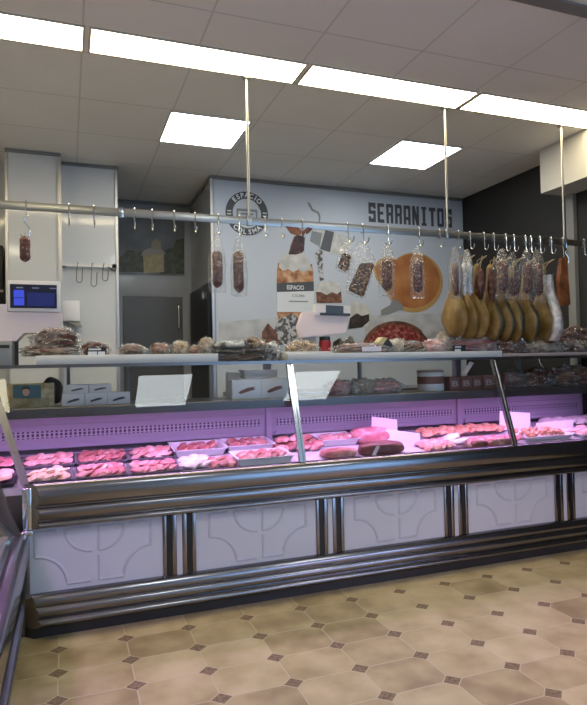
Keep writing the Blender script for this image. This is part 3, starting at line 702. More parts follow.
hams = [('yellow cured ham at the near end of the hanging row', 456.5, 338), ('yellow cured ham second from the near end of the row', 466.5, 340), ('rounded ham third from the near end of the row', 478.5, 340),
        ('ham hanging behind the wide-topped salami bag', 491.5, 341), ('ham hanging below the shortest salami', 502.5, 342), ('ham hanging below the bent salami', 514, 343), ('ham right before the foil-wrapped one', 527, 343)]
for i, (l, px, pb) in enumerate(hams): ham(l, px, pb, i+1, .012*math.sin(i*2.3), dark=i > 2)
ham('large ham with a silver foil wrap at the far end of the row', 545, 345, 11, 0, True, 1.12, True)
# dark hocks behind the salamis
for i, (px, y0, y1, lab) in enumerate(((478, 268, 300, 'small dark smoked hock behind the silvery salami bag'), (490, 270, 302, 'small dark smoked hock behind the free hook tips'))):
    Y = YR+.03; a, b = at(px, y0, Y), at(px, y1, Y)
    t = thing('hanging_hock', lab, 'hock', a, 'smoked hocks behind the salamis')
    MB().blob(((a.x+b.x)/2, Y-.02, (a.z+b.z)/2), (.034, .03, (a.z-b.z)/2), i+3, .35, 1.6).build('hock_body', 'cured', t)
    MB().tube([(a.x, Y-.02, a.z-.012), (a.x, YR-.02, 2.05)], .0025, 6).build('string', 'rope', t)

# ================================================================ COLUMN FITTINGS
sr = thing('wall_hook_rail', 'short steel hook rail fixed across the narrow white column', 'rail', (.18, 5.36, 2.19))
mb = MB(); mb.box(-.03, .40, 5.355, 5.362, 2.180, 2.206); mb.build('rail_bar', 'alu', sr)
mb = MB(); mb.box(.365, .405, 5.355, 5.399, 2.165, 2.215, bev=.004); mb.box(-.03, .0, 5.362, 5.399, 2.18, 2.206); mb.build('rail_bracket', 'trim_grey', sr)
for i, (px, L_, lab) in enumerate(((77.5, .14, 'slim dark hook, first on the short column rail'), (92, .17, 'longest dark hook in the middle of the short column rail'), (103.5, .12, 'shortest dark hook on the short column rail'))):
    x = at(px, 265, 5.35).x; z = 2.206; y = 5.35
    t = thing('hanging_hook', lab, 'hook', (x, y, z), 'dark hooks on the column rail')
    pts = [(x+.012, y+.014, z-.02), (x+.010, y+.012, z+.006), (x+.004, y-.002, z+.006), (x-.004, y-.006, z-.03), (x-.010, y-.006, z-L_)]
    for q in range(1, 7): a = math.pi*q/6; pts.append((x+.012-.022*math.cos(a), y-.006, z-L_-.022*math.sin(a)))
    pts.append((x+.040, y-.006, z-L_+.10))
    MB().tube(pts, .0042, 7).build('hook_wire', 'steel_dark', t)
t = thing('mounted_towel_dispenser', 'white paper towel box fixed low on the narrow column', 'dispenser', (.03, 5.38, 1.68))
MB().box(-.032, .105, 5.28, 5.395, 1.715, 1.885, bev=.012).build('dispenser_box', 'white_plastic', t)
mb = MB(); mb.prism([(-.01, 5.30, 1.714), (.10, 5.30, 1.714), (.118, 5.30, 1.672), (.06, 5.30, 1.684)], (0, .07, 0)); mb.build('dispenser_chute', 'grey_plastic', t)
t = thing('wall_cabinet', 'black cabinet at the photo edge beside the front white column', 'cabinet', (-.8, 5.45, 1.75))
MB().box(-.90, -.475, 5.36, 5.545, 1.86, 2.33, bev=.005).build('cabinet_box', 'black', t); box_obj('shelf_lip', (-.90, -.472, 5.35, 5.36, 1.95, 1.97), 'grey_plastic', t)

# church picture in the recess
def picture():
    Y = 6.437; t = thing('church_picture', 'photo print of a tan stone church under a stormy sky', 'picture', (.85, Y, 2.48))
    def poly(name, pts, m, k): mb = MB(); mb.prism([at(a, b, Y-.004-k*.0015) for a, b in pts], (0, .0014, 0)); return mb.build(name, m, t)
    poly('sky', [(119, 216), (184.5, 221), (184.5, 276), (119, 274.5)], M['pic_sky'], 0)
    poly('trees', [(119, 258), (128, 250), (142, 252), (144, 264), (146, 272), (119, 272)], M['pic_tree'], 1)
    poly('trees', [(160, 262), (165, 250), (174, 247), (176, 240), (184, 238), (184.4, 274), (160, 274)], M['pic_tree'], 1)
    poly('church_wall', [(143, 255), (164, 254), (164, 272), (144, 273)], M['pic_stone'], 2)
    poly('church_roof', [(141, 255.5), (143.5, 250.5), (150, 248), (160, 248), (166, 253.5)], M['pic_roof'], 3)
    poly('church_tower', [(151.5, 249), (151.5, 242), (156, 238.5), (161, 242), (161, 249)], M['pic_stone2'], 4)
M['pic_sky'] = noisy('stormy sky print', [(.35, (.085, .09, .095)), (.6, (.17, .18, .19)), (.75, (.32, .34, .36))], 3, .5)
M['pic_tree'] = noisy('tree print', [(.4, (.03, .04, .022)), (.7, (.09, .10, .05))], 16, .5)
M['pic_stone'] = noisy('stone print', [(.4, (.34, .26, .13)), (.7, (.46, .37, .20))], 20, .5)
M['pic_stone2'] = mat('tower print', (.28, .235, .16), .5)
M['pic_roof'] = mat('roof print', (.30, .27, .22), .5)
picture()

# ================================================================ MURAL
M['m_orange'] = noisy('orange preserve print', [(.35, (.20, .07, .03)), (.5, (.42, .20, .09)), (.68, (.58, .38, .24))], 14, .5)
M['m_ham'] = noisy('ham slice print', [(.3, (.24, .075, .025)), (.55, (.36, .14, .045)), (.75, (.44, .22, .08))], 4, .5)
M['m_rim'] = mat('ham fat print', (.42, .27, .10), .5)
M['m_plate'] = noisy('red sliced meat print', [(.35, (.11, .012, .012)), (.52, (.24, .035, .03)), (.7, (.45, .22, .18))], 26, .5)
M['m_stone'] = noisy('stone table print', [(.35, (.36, .37, .39)), (.6, (.47, .48, .51))], 7, .5)
M['m_dark'] = noisy('dark print', [(.4, (.015, .012, .014)), (.7, (.06, .045, .045))], 22, .5)
M['m_cloth'] = noisy('cloth print', [(.4, (.42, .42, .40)), (.7, (.60, .59, .56))], 12, .5)
M['m_grey'] = mat('grey print', (.20, .21, .22), .5)
M['m_brown'] = noisy('brown print', [(.4, (.08, .03, .02)), (.7, (.24, .11, .07))], 16, .5)
M['m_plaid'] = noisy('plaid print', [(.45, (.07, .07, .075)), (.55, (.45, .45, .46))], 30, .5)
YM = YB-.003
mu = thing('wall_mural', 'pale printed mural with SERRANITOS lettering, round logo, jars and sliced ham', 'mural', (2.6, YM, 1.5))
box_obj('mural_sheet', (1.275, 3.985, YM-.004, YM, 1.0, CEIL-.032), 'mural', mu)
def mp(name, pts, m, k, par=None):
    mb = MB(); mb.prism([at(a, b, YM-.006-k*.002) for a, b in pts], (0, .0018, 0)); return mb.build(name, m, par or mu)
def ell(cx, cy, rx, ry, n=28, a0=0, a1=360, rot=0):
    o = []
    for i in range(n + (a1-a0 != 360)):
        a = R(a0+(a1-a0)*i/n); u, v = rx*math.cos(a), ry*math.sin(a); o.append((cx+u*math.cos(R(rot))-v*math.sin(R(rot)), cy+u*math.sin(R(rot))+v*math.cos(R(rot))))
    return o
mp('stone_table', [(219, 322), (300, 316), (300, 345), (219, 345)], 'm_stone', 0)
mp('stone_table', [(365, 316), (461, 312), (461, 350), (365, 350)], 'm_stone', 0)
# logo
lx, lz = 1.585, 2.738; Yl = YM-.010
mb = MB(); n = 48
for r0, r1 in ((.138, .205),):
    lo = [[(lx+r*math.cos(2*math.pi*i/n), y, lz+r*math.sin(2*math.pi*i/n)) for i in range(n)] for r, y in ((r0, Yl), (r1, Yl), (r1, Yl+.003), (r0, Yl+.003), (r0, Yl))]
    mb.loft(lo, True, False)
lg = mb.build('logo_ring', 'ink', mu)
mb = MB()
def ring_text(s, c_deg, span, rad, flip):
    for i, ch in enumerate(s):
        u = (i/(len(s)-1)-.5)*span if len(s) > 1 else 0
        a = R(c_deg + (u if flip else -u)); me = text_mesh(ch, .03)
        xs = [v.co.x for v in me.vertices]; ys = [v.co.y for v in me.vertices]; cx, cy2 = (min(xs)+max(xs))/2, (min(ys)+max(ys))/2; hh = max(ys)-min(ys)
        k = .047/hh; th = (a - math.pi/2) if not flip else (a + math.pi/2)
        for v in me.vertices:
            px, pz = (v.co.x-cx)*k, (v.co.y-cy2)*k
            v.co = Vector((lx+rad*math.cos(a)+px*math.cos(th)-pz*math.sin(th), Yl-.001, lz+rad*math.sin(a)+px*math.sin(th)+pz*math.cos(th)))
        mb.add(me)
ring_text('ESPACIO', 90, 88, .172, False); ring_text('COLSMA', 270, 80, .172, True)
for sx in (-1, 1):
    for dz_ in (-.014, .014): box_obj('ring_mark', (lx+sx*.172-.02, lx+sx*.172+.02, Yl-.0015, Yl-.0005, lz+dz_-.005, lz+dz_+.005), 'ink_w', lg)
mb.build('lettering', 'ink_w', lg, smooth=False)
mb = MB()
for x0_, x1_, z0_, z1_ in ((-.10, .10, .020, .042), (-.10, -.085, -.055, .020), (.085, .10, -.055, .020), (-.06, .06, -.012, .004), (-.05, .05, -.05, -.03)): mb.box(lx+x0_, lx+x1_, Yl, Yl+.003, lz+z0_, lz+z1_)
mb.build('logo_emblem', 'm_grey', lg)
# lettering: tall condensed slab capitals
GL = {'S': [(0, .78, 1, 1), (0, .5, .34, .78), (0, .42, 1, .60), (.66, .2, 1, .42), (0, 0, 1, .20), (.66, .70, 1, .78), (0, .2, .34, .29)], 'E': [(0, 0, .36, 1), (0, .82, .95, 1), (0, .42, .82, .58), (0, 0, .95, .18)],
      'R': [(0, 0, .36, 1), (0, .82, .9, 1), (.66, .5, 1, .95), (0, .40, .9, .56), (.62, 0, .98, .46)], 'A': [(0, 0, .34, .95), (.66, 0, 1, .95), (.08, .82, .92, 1), (0, .24, 1, .40)], 'N': [(0, 0, .34, 1), (.66, 0, 1, 1), 'D'],
      'I': [(.30, 0, .70, 1), (.12, .86, .88, 1), (.12, 0, .88, .14)], 'T': [(0, .80, 1, 1), (.31, 0, .69, .9)], 'O': [(0, .06, .34, .94), (.66, .06, 1, .94), (.06, .82, .94, 1), (.06, 0, .94, .18)]}
mb = MB(); W_ = (3.862-2.850)/10
for i, ch in enumerate('SERRANITOS'):
    xa, w_ = 2.850+i*W_+.006, W_-.020; z_, h_ = 2.742, .198
    for q, b in enumerate(GL[ch]):
        y_ = YM-.0072-.0001*q
        if b == 'D': mb.prism([(xa+.02*w_, y_, z_+h_), (xa+.40*w_, y_, z_+h_), (xa+.98*w_, y_, z_), (xa+.60*w_, y_, z_)], (0, .001, 0))
        else: mb.box(xa+b[0]*w_, xa+b[2]*w_, y_, y_+.001, z_+b[1]*h_, z_+b[3]*h_)
mb.build('lettering', 'ink', mu, smooth=False)
# hook drawing above the jars
mp('hook_print', [(307, 202), (310, 203), (313, 209), (319, 212), (320.5, 216), (319.8, 226), (318.6, 226), (319, 217), (317.5, 213.5), (311.5, 210.5)], 'm_grey', 1)
# big jar
mp('jar_print', [(278, 263), (277, 270), (277, 312), (280, 326), (309, 326), (313, 312), (313.5, 272), (312, 264)], 'm_orange', 1)
mp('jar_label', [(277, 292), (313.8, 291), (313.8, 312), (277, 312)], 'ink_w', 2)
mp('jar_label_band', [(277, 283), (313.8, 281.5), (313.8, 291), (277, 292)], 'ink', 3)
mb = MB(); a, b = at(287, 289.5, YM-.0125), at(304, 285.5, YM-.0125); text_box(mb, 'ESPACIO', a.x, b.x, a.z, b.z, YM-.0125, .02); a, b = at(292, 297, YM-.011), at(305, 294.5, YM-.011); mb.build('label_lettering', 'ink_w', mu, smooth=False)
mb = MB(); text_box(mb, 'COLSMA', a.x, b.x, a.z, b.z, YM-.011, .02); a, b = at(289, 303, YM-.011), at(308, 300, YM-.011); mb.build('label_lettering', 'm_grey', mu, smooth=False); box_obj('label_line', (a.x, b.x, YM-.0115, YM-.0105, (a.z+b.z)/2-.006, (a.z+b.z)/2+.006), 'm_grey', mu)
mp('jar_cloth', [(280, 259), (284, 254), (294, 252), (305, 253), (308, 260), (310, 264), (312, 271), (308, 270), (304, 273), (299, 269.5), (293, 272), (288, 269), (283, 271), (279, 267)], 'm_cloth', 4)
# tilted jar, fork, small jars
mp('tilted_jar', [(312, 228), (325, 229.5), (338, 233.5), (353, 238), (350, 246), (341, 256), (327, 252), (319, 247), (311, 240)], 'm_cloth', 1)
mp('tilted_jar_band', [(325.5, 230), (334, 232), (330, 252), (320.5, 248.5)], 'ink', 3)
mp('tilted_jar_neck', [(312, 231), (322, 233), (320, 246), (310, 241)], 'm_grey', 2)
mp('fork_print', [(314.5, 254), (318, 249), (322, 250.5), (325, 254), (322.5, 258), (324, 280), (320, 281), (317, 262)], 'm_plaid', 1)
mp('small_jar', [(316, 290), (341, 289), (342, 303), (317, 303)], 'm_brown', 1)
mp('small_jar_cloth', [(315.5, 292), (318, 283), (329, 280.5), (339, 283), (341.5, 291), (337, 294), (332, 292), (327, 295), (321, 292)], 'm_cloth', 2)
mp('open_jar', [(347, 312), (352, 301), (366, 305), (372, 313), (368, 326), (350, 327)], 'm_cloth', 1)
mp('dark_olives', [(350, 318), (357, 313), (362, 316), (369, 314), (369.5, 321), (362, 327), (348, 329)], 'm_dark', 2)
mp('patterned_cloth', [(272, 345), (274, 330), (280, 318), (292, 314), (301, 318), (303, 345)], 'm_plaid', 2)
mp('red_peppers', [(262, 345), (262, 332), (268, 323), (277, 333), (279, 345)], 'm_brown', 3)
# ham slice and knife, red plate
mp('ham_slice', ell(414, 282.5, 29, 30, 30, -130, 150) + [(384, 289), (376, 279), (373, 268), (379, 259), (389, 256)], 'm_rim', 1)
mp('ham_lean_print', ell(413, 281, 27, 27, 30, -130, 150) + [(386, 288), (378, 278), (375, 268), (381, 261), (390, 258)], 'm_ham', 2)
mp('knife_print', [(381, 310), (390, 305), (393, 298), (401, 303), (404, 309), (398, 310), (388, 314), (381, 315)], 'm_grey', 3)
mp('red_meat_plate', ell(396, 347, 33, 26, 30, 180, 360), 'm_brown', 1)
mp('red_meat_slices', ell(396, 348, 29, 23, 30, 180, 360), 'm_plate', 2)
mp('pale_leaf', [(424, 318), (431, 318), (436, 325), (434, 334), (427, 338), (422, 332)], 'm_stone', 3)

# ================================================================ SCALES
Ysc = 3.60
def hx(x, y, Y): p = at(x, y, Y); return p.x, p.z
t = thing('weighing_scale', 'large weighing scale with a lit blue screen beside the wrapped meat stack', 'scale', (-.2, Ysc, 1.393))
(x0, zt), (x1, zb) = hx(7.5, 280, Ysc), hx(60.5, 312, Ysc)
mb = MB(); mb.box(x0, x1, Ysc, Ysc+.06, zb, zt, bev=.006); hd = mb.build('display_head', 'white_plastic', t)
(a0, c1), (a1, c0) = hx(10, 284, Ysc), hx(57, 308.5, Ysc)
scn = MB().box(a0, a1, Ysc-.004, Ysc+.002, c0, c1).build('screen', 'screen_bar', hd)
mb = MB(); mb.box(a0+.085, a1-.012, Ysc-.006, Ysc-.004, c0+.012, c1-.045); mb.mi = 1
for q in (.018, .062): mb.box(a0+.018, a0+.070, Ysc-.006, Ysc-.004, c0+q-.004, c0+q+.036)
mb.mi = 2
for q in (.03, .11, .20): mb.box(a0+q, a0+q+.035, Ysc-.006, Ysc-.004, c1-.022, c1-.016)
# third level only: keep the lit pieces in one mesh under the head
mb.build('screen_image', ['screen', 'screen_hi', 'screen_txt'], hd)
mb = MB(); mb.prism([at(a, b, Ysc+.01) for a, b in ((-25, 304), (7.5, 304), (7.5, 312), (62, 313), (62, 332), (24, 333), (16, 341), (-25, 341))], (0, .16, 0)); mb.build('scale_body', 'pink_spill_and_tag', t)
(p0, q1), (p1, q0) = hx(-25, 341, Ysc), hx(12.5, 362, Ysc)
MB().box(p0, p1, Ysc-.02, Ysc+.14, 1.344, q1, bev=.004).build('printer_unit', 'grey_plastic', t)
mb = MB(); c = at(5, 346, Ysc-.021); mb.box(c.x-.028, c.x+.022, Ysc-.0235, Ysc-.0205, c.z-.012, c.z+.006); mb.build('printer_slot', 'dark_plastic', t)
(p0, _), (p1, _) = hx(14.5, 350, Ysc+.05), hx(18.5, 350, Ysc+.05); MB().box(p0, p1, Ysc+.04, Ysc+.07, 1.344, at(16, 336, Ysc+.05).z).build('scale_leg', 'dark_plastic', t)
Y2 = 3.72
t = thing('weighing_scale', 'smaller weighing scale with painted pink glow and a dark display in front of the pictured jars', 'scale', at(325, 345, Y2))
mb = MB(); mb.prism([at(a, b, Y2) for a, b in ((303.5, 312), (318, 311), (350, 314.5), (346, 333), (301, 338), (298.5, 326))], (0, .06, 0)); bmesh.ops.bevel(mb.bm, geom=list(mb.bm.edges), offset=.006, segments=2, affect='EDGES'); mb.build('scale_body', 'pink_spill_and_tag', t)
mb = MB(); mb.prism([at(a, b, Y2-.012) for a, b in ((315.5, 303.5), (350.5, 306), (350.5, 316), (315.5, 315))], (0, .05, 0)); hd = mb.build('display_head', 'white_plastic', t)
MB().prism([at(a, b, Y2-.015) for a, b in ((326, 305), (343.5, 306), (343.5, 313.5), (326, 313))], (0, .003, 0)).build('lcd_screen', 'lcd', hd)
MB().prism([at(a, b, Y2-.014) for a, b in ((320, 312.6), (350.3, 313.4), (350.3, 316), (320, 315.2))], (0, .002, 0)).build('key_strip', 'dark_plastic', hd)
(p0, _), (p1, _) = hx(304, 340, Y2), hx(317, 340, Y2); MB().box(p0, p1, Y2+.02, Y2+.09, 1.387, at(310, 335, Y2).z).build('scale_leg', 'grey_plastic', t)
MB().box(p0-.04, p1+.16, Y2-.03, Y2+.10, 1.387, 1.402, bev=.003).build('scale_base', 'white_plastic', t)

# ================================================================ GOODS ON THE TOP SHELF
def pack(name, label, cat, x0, x1, y0, y1, m, Y=3.56, dep=.15, zb=None, seed=0, film='film', group='packed meats along the top shelf', amp=.25, label_m=None, lab_box=None, n=2):
    a, b = at(x0, y1, Y), at(x1, y0, Y); z0 = zb if zb is not None else a.z; h = b.z - z0; w = b.x-a.x
    c = Vector(((a.x+b.x)/2, Y+dep*.45, z0)); t = thing(name, label, cat, c, group)
    rnd = random.Random(seed)
    mb = MB()
    for i in range(n):
        hh = h/n; f = 1-.12*i
        mb.blob((c.x + rnd.uniform(-.03, .03)*w, c.y, z0+hh*(i+.48)), (w*.50*f, dep*.46*f, hh*.62), seed+i*3, amp*.8, 2.4, 4, .76)
        if n == 1 and w > .1:
            for q in range(3): mb.blob((c.x + rnd.uniform(-.28, .28)*w, c.y+rnd.uniform(-.35, .1)*dep, z0+hh*rnd.uniform(.35, .62)), (w*rnd.uniform(.14, .24), dep*.2, hh*rnd.uniform(.3, .45)), seed+q*7+1, amp*1.2, 2.6, 3, .8)
    mb.build('pack_contents', m, t)
    if film:
        film = 'film_wrap' if film == 'film' else film
        mb = MB(); mb.blob((c.x, c.y, z0+h*.40), (w*.56, dep*.53, h*.72), seed+9, .38, 4.5, 5, .56); mb.build('film_wrap', film, t)
    if lab_box:
        (lx0, ly0), (lx1, ly1) = lab_box[0], lab_box[1]; p, q = at(lx0, ly1, Y-.02), at(lx1, ly0, Y-.02)
        o = MB().box(p.x, q.x, Y-.024, Y-.020, p.z, q.z).build('pack_label', label_m, t)
        if len(lab_box) > 2:
            mb = MB()
            for (tx0, ty0, tx1, ty1) in lab_box[2]:
                p, q = at(tx0, ty1, Y-.025), at(tx1, ty0, Y-.025); mb.box(p.x, q.x, Y-.0262, Y-.0245, p.z, q.z)
            mb.build('label_print', 'ink_w', o)
    return t
B1, B2, B3 = 1.393, 1.387, 1.369
pack('wrapped_meat', 'flat wrapped meat at the bottom of the two-piece stack by the blue screen', 'meat', 25, 78, 344, 356, 'bacon', 3.55, .22, B1, 1, 'film_milky', n=1)
zz = at(50, 346, 3.55).z
pack('wrapped_meat', 'rough brown cured meat lying on top of the stack by the blue screen', 'meat', 33, 76, 329, 349, 'cured', 3.56, .18, zz-.002, 2, 'film', n=1, amp=.4)
pack('salami_pack', 'dark salami pack with a black lettered label next to the meat stack', 'pack', 83, 110, 342.5, 356, 'salami', 3.53, .13, B1, 3, 'film', n=1, label_m='black', lab_box=[(87, 347.5), (106, 356.5), [(88.5, 348.5, 101, 350.2), (88, 351.5, 97, 355.5), (98, 351.5, 105, 355)]])
pack('salami_pack', 'small dark sliced pack after the lettered salami pack', 'pack', 121, 147, 345, 356, 'cured', 3.54, .13, B1, 4, n=1)
pack('salami_pack', 'small reddish pack in front of the recess door', 'pack', 152, 171, 343.5, 356, 'bacon', 3.55, .12, B1, 5, n=1)
pack('salami_pack', 'crinkled pack of streaky slices below the recess door handle', 'pack', 173, 190, 342, 356, 'gold_pack', 3.56, .12, B1, 6, 'film_milky', n=1)
pack('salami_pack', 'low pack of pale slices near the board end', 'pack', 190, 203, 346, 356, 'bacon', 3.55, .10, B1, 7, n=1)
pack('wrapped_meat', 'clear crinkled empty-looking bag at the end of the first board', 'pack', 201, 216, 339, 357, 'pale_pack', 3.58, .12, B1, 8, 'film_milky', n=1, amp=.5)
z0 = 1.343
pack('sausage_pack', 'dark brown flat pack under the stack on the shelf gap', 'pack', 218, 267, 353, 361.5, 'cured', 3.53, .16, z0, 9, 'film', n=1)
pack('sausage_pack', 'black wrapped pack in the middle of the stack on the shelf gap', 'pack', 216, 268, 347.5, 354, 'rind', 3.53, .15, at(240, 354, 3.53).z, 10, 'film', n=1)
pack('sausage_pack', 'silver printed long pack on the stack over the shelf gap', 'pack', 217, 252, 341, 348, 'silver_pack', 3.54, .12, at(240, 348, 3.54).z, 11, 'film', n=1)
pack('sausage_pack', 'gold printed crinkled pack at the top of the stack over the shelf gap', 'pack', 244, 267, 338, 348, 'gold_pack', 3.56, .11, at(255, 348, 3.56).z, 12, 'film', n=1)
pack('sausage_pack', 'loose clear bag with dark contents between the dark stack and domed tray', 'pack', 267, 282, 344, 360, 'silver_pack', 3.58, .12, z0, 13, 'film_milky', n=1)
# domed clear tray
c = at(305, 357, 3.56); t = thing('domed_tray', 'clear domed tray of beige food on the middle board', 'food tray', (c.x, 3.62, B2), 'packed meats along the top shelf')
w = (at(326, 357, 3.56).x-at(284, 357, 3.56).x)/2
MB().blob((c.x, 3.62, B2+.032), (w*.78, .066, .052), 5, .3, 2.4).build('food', 'gold_pack', t)
MB().box(c.x-w, c.x+w*1.1, 3.53, 3.71, B2, B2+.012, bev=.003).build('tray', 'white_plastic', t)
MB().blob((c.x, 3.62, B2+.012), (w*.97, .088, .078), 2, .02, 1, 4, .0).build('lid', 'film', t)
pack('sliced_meat_pack', 'wide pack of brown sliced meat with a white label on the middle board', 'pack', 341, 393, 343.5, 359, 'bacon', 3.52, .16, B2, 21, 'film', n=1, label_m='paper', lab_box=[(362, 346.5), (381, 351.5)])
# cheese
t = thing('cheese_wedge', 'pale cheese wedge with a dark rind leaning on the sliced meat pack', 'cheese', at(384, 352, 3.58))
pp = [(373, 348), (383, 337), (388, 338), (379, 350)]; mb = MB(); mb.prism([at(a, b, 3.58) for a, b in pp], (0, .07, 0)); mb.build('cheese_body', 'cheese', t)
mb = MB(); mb.prism([at(a, b, 3.575) for a, b in ((379, 350), (388, 338), (393, 345), (387, 352))], (0, .08, 0)); mb.build('cheese_rind', 'rind', t)
for i, (x0, x1, y0, y1, m, f, lab) in enumerate(((320, 330, 337, 349, 'red_label', None, ''), )):
    c = at(325, 349, 3.76); t = thing('food_jar', 'small jar with a red label and dark lid behind the domed tray', 'jar', (c.x, 3.76, B2))
    zt = at(325, 337, 3.76).z; r = (at(331, 345, 3.76).x-at(320, 345, 3.76).x)/2
    MB().lathe([(r*.9, B2), (r, B2+.005), (r, zt-.03), (r*.8, zt-.022)], (c.x, 3.76, 0), 18).build('jar_body', 'red_label', t)
    MB().lathe([(r*.92, zt-.024), (r*.92, zt), (r*.8, zt+.003)], (c.x, 3.76, 0), 18).build('lid', 'dark_plastic', t)
pack('olive_bag', 'dark bag behind the sliced meat pack', 'pack', 336, 347, 340, 350, 'rind', 3.72, .10, B2, 23, None, n=1)
pack('olive_bag', 'small dark green bag beside the dark bag', 'pack', 348, 357, 338.5, 348, 'rind', 3.74, .10, B2, 24, 'film', n=1)
pack('wrapped_meat', 'clear white-fat bag between the cheese and pictured red plate', 'pack', 392, 410, 340, 354, 'pale_pack', 3.58, .13, B2, 25, 'film_milky', n=1, amp=.4)
pack('wrapped_meat', 'dark folded bag below the pictured red meat plate', 'pack', 405, 427, 342, 354, 'cured', 3.55, .13, B2, 26, 'film_milky', n=1, amp=.4)
pack('wrapped_meat', 'pinkish clear bag beside the black price tag', 'pack', 428, 449, 340, 354, 'pink_meat', 3.56, .13, B2, 27, 'film_milky', n=1, amp=.4)
pack('wrapped_meat', 'pointed clear bag standing behind the black price tag', 'pack', 441, 459, 333, 352, 'pale_pack', 3.64, .10, B2, 28, 'film_milky', n=1, amp=.3)
t = thing('price_tag', 'small black price tag with white lettering on the middle board', 'price tag', at(459, 352, 3.50))
o = MB().prism([at(a, b, 3.50) for a, b in ((453.5, 345.5), (465.5, 345), (466, 352.5), (454, 353))], (0, .006, 0)).build('tag_card', 'black', t)
mb = MB()
for q in ((455, 346.3, 461, 347.6), (454.8, 349, 460.5, 351.8)): p, r = at(q[0], q[3], 3.499), at(q[2], q[1], 3.499); mb.box(p.x, r.x, 3.4975, 3.4995, p.z, r.z)
mb.build('tag_print', 'ink_w', o)
pack('wrapped_meat', 'long crinkled white bag with red meat at the end of the middle board', 'pack', 462, 500, 337, 352.5, 'red_meat', 3.54, .16, B2, 29, 'film_milky', n=1, amp=.4)
pack('cured_meat_pack', 'red-brown meat pack at the start of the pinkish ledge', 'pack', 499, 518, 337, 353, 'bacon', 3.55, .16, B3, 30, 'film', n=1, amp=.4)
pack('cured_meat_pack', 'dark brown meat pack below the middle hams', 'pack', 513, 532, 339, 353, 'cured', 3.54, .16, B3, 31, 'film', n=1, amp=.4)
pack('cured_meat_pack', 'cream coloured fatty pack below the foil-wrapped ham', 'pack', 530, 566, 342, 353.5, 'pale_pack', 3.50, .13, B3, 32, 'film', n=1, amp=.35)
pack('cured_meat_pack', 'large red-brown cured pack heaped behind the cream pack', 'pack', 540, 577, 334, 350, 'bacon', 3.64, .16, B3, 33, 'film', n=2, amp=.4)
pack('cured_meat_pack', 'grey-brown wrapped pack at the photo edge on the ledge', 'pack', 565, 600, 341, 353, 'cured', 3.54, .18, B3, 34, 'film_milky', n=1, amp=.4)
pack('cured_meat_pack', 'dark pack lying on the heap by the doorway post', 'pack', 566, 598, 329, 344, 'cured', 3.66, .16, B3+.05, 35, 'film', n=1, amp=.4)

# ================================================================ GOODS ON THE MIDDLE SHELF
ZS = 1.113
def carton(label, x0, x1, y0, y1, m, Y=3.56, dep=.11, zb=ZS, group='sausage cartons on the middle shelf', pr='carton_ink'):
    a, b = at(x0, y1, Y), at(x1, y0, Y); h = b.z-a.z; t = thing('sausage_carton', label, 'carton', ((a.x+b.x)/2, Y, zb), group)
    MB().box(a.x, b.x, Y, Y+dep, zb, zb+h, bev=.002).build('carton_box', m, t)
    w = b.x-a.x; mb = MB(); cx, cz = (a.x+b.x)/2, zb+h*.48
    mb.prism([(cx-w*.30, Y-.0015, cz-h*.12), (cx-w*.22, Y-.0015, cz-h*.20), (cx+w*.10, Y-.0015, cz-h*.06), (cx+w*.32, Y-.0015, cz+h*.02), (cx+w*.22, Y-.0015, cz+h*.08), (cx+w*.30, Y-.0015, cz+h*.16), (cx+w*.05, Y-.0015, cz+h*.12), (cx-w*.2, Y-.0015, cz-h*.02)], (0, .002, 0)); mb.build('sausage_print', pr, t)
    return zb+h
cl = 'pale carton with a sausage drawing, '
z1 = carton('pale sausage carton, first of three in the lower row near the noodle pouch', 62, 84.5, 390, 403, 'box_grey')
carton('pale sausage carton in the middle of the lower row of three', 85, 107, 390, 403, 'box_grey'); carton('pale sausage carton ending the lower row of three', 107.5, 130, 390, 403, 'box_grey')
carton('grey sausage carton stacked on top, nearer the noodle pouch', 66, 88, 380.5, 390, 'box_grey', 3.565, .10, z1+.001); carton('grey sausage carton stacked on top, farther from the noodle pouch', 89, 111, 380.5, 390, 'box_grey', 3.565, .10, z1+.001)
carton('larger white sausage carton with a red sausage picture, away from the glass post', 232.5, 261, 378, 398.5, 'box_white', 3.55, .12, pr='carton_print'); carton('larger white sausage carton with a red sausage picture, touching the glass post', 261.5, 288, 378, 398.5, 'box_white', 3.55, .12, pr='carton_print')
z2 = at(245, 378, 3.55).z
t = thing('foam_tray', 'stack of white foam trays on the larger cartons', 'tray', at(258, 378, 3.60)); a, b = at(241, 378, 3.60), at(276, 367, 3.60); zq = ZS + (at(245, 378, 3.55).z - at(245, 398.5, 3.55).z) + .001
h = b.z-a.z
for i in range(3): 
    z = zq+i*h/3*.8; mb = MB(); mb.hexa([(a.x+.02, 3.56, z), (b.x-.02, 3.56, z), (b.x-.02, 3.66, z), (a.x+.02, 3.66, z), (a.x, 3.55, z+h*.3), (b.x, 3.55, z+h*.3), (b.x, 3.67, z+h*.3), (a.x, 3.67, z+h*.3)]); mb.build('tray_layer', 'white_plastic', t)
t = thing('small_box', 'small plain white box behind the larger cartons', 'box', at(234, 378, 3.70)); a, b = at(228, 385, 3.70), at(240, 372, 3.70); MB().box(a.x, b.x, 3.70, 3.76, ZS, b.z, bev=.003).build('box_body', 'box_white', t)
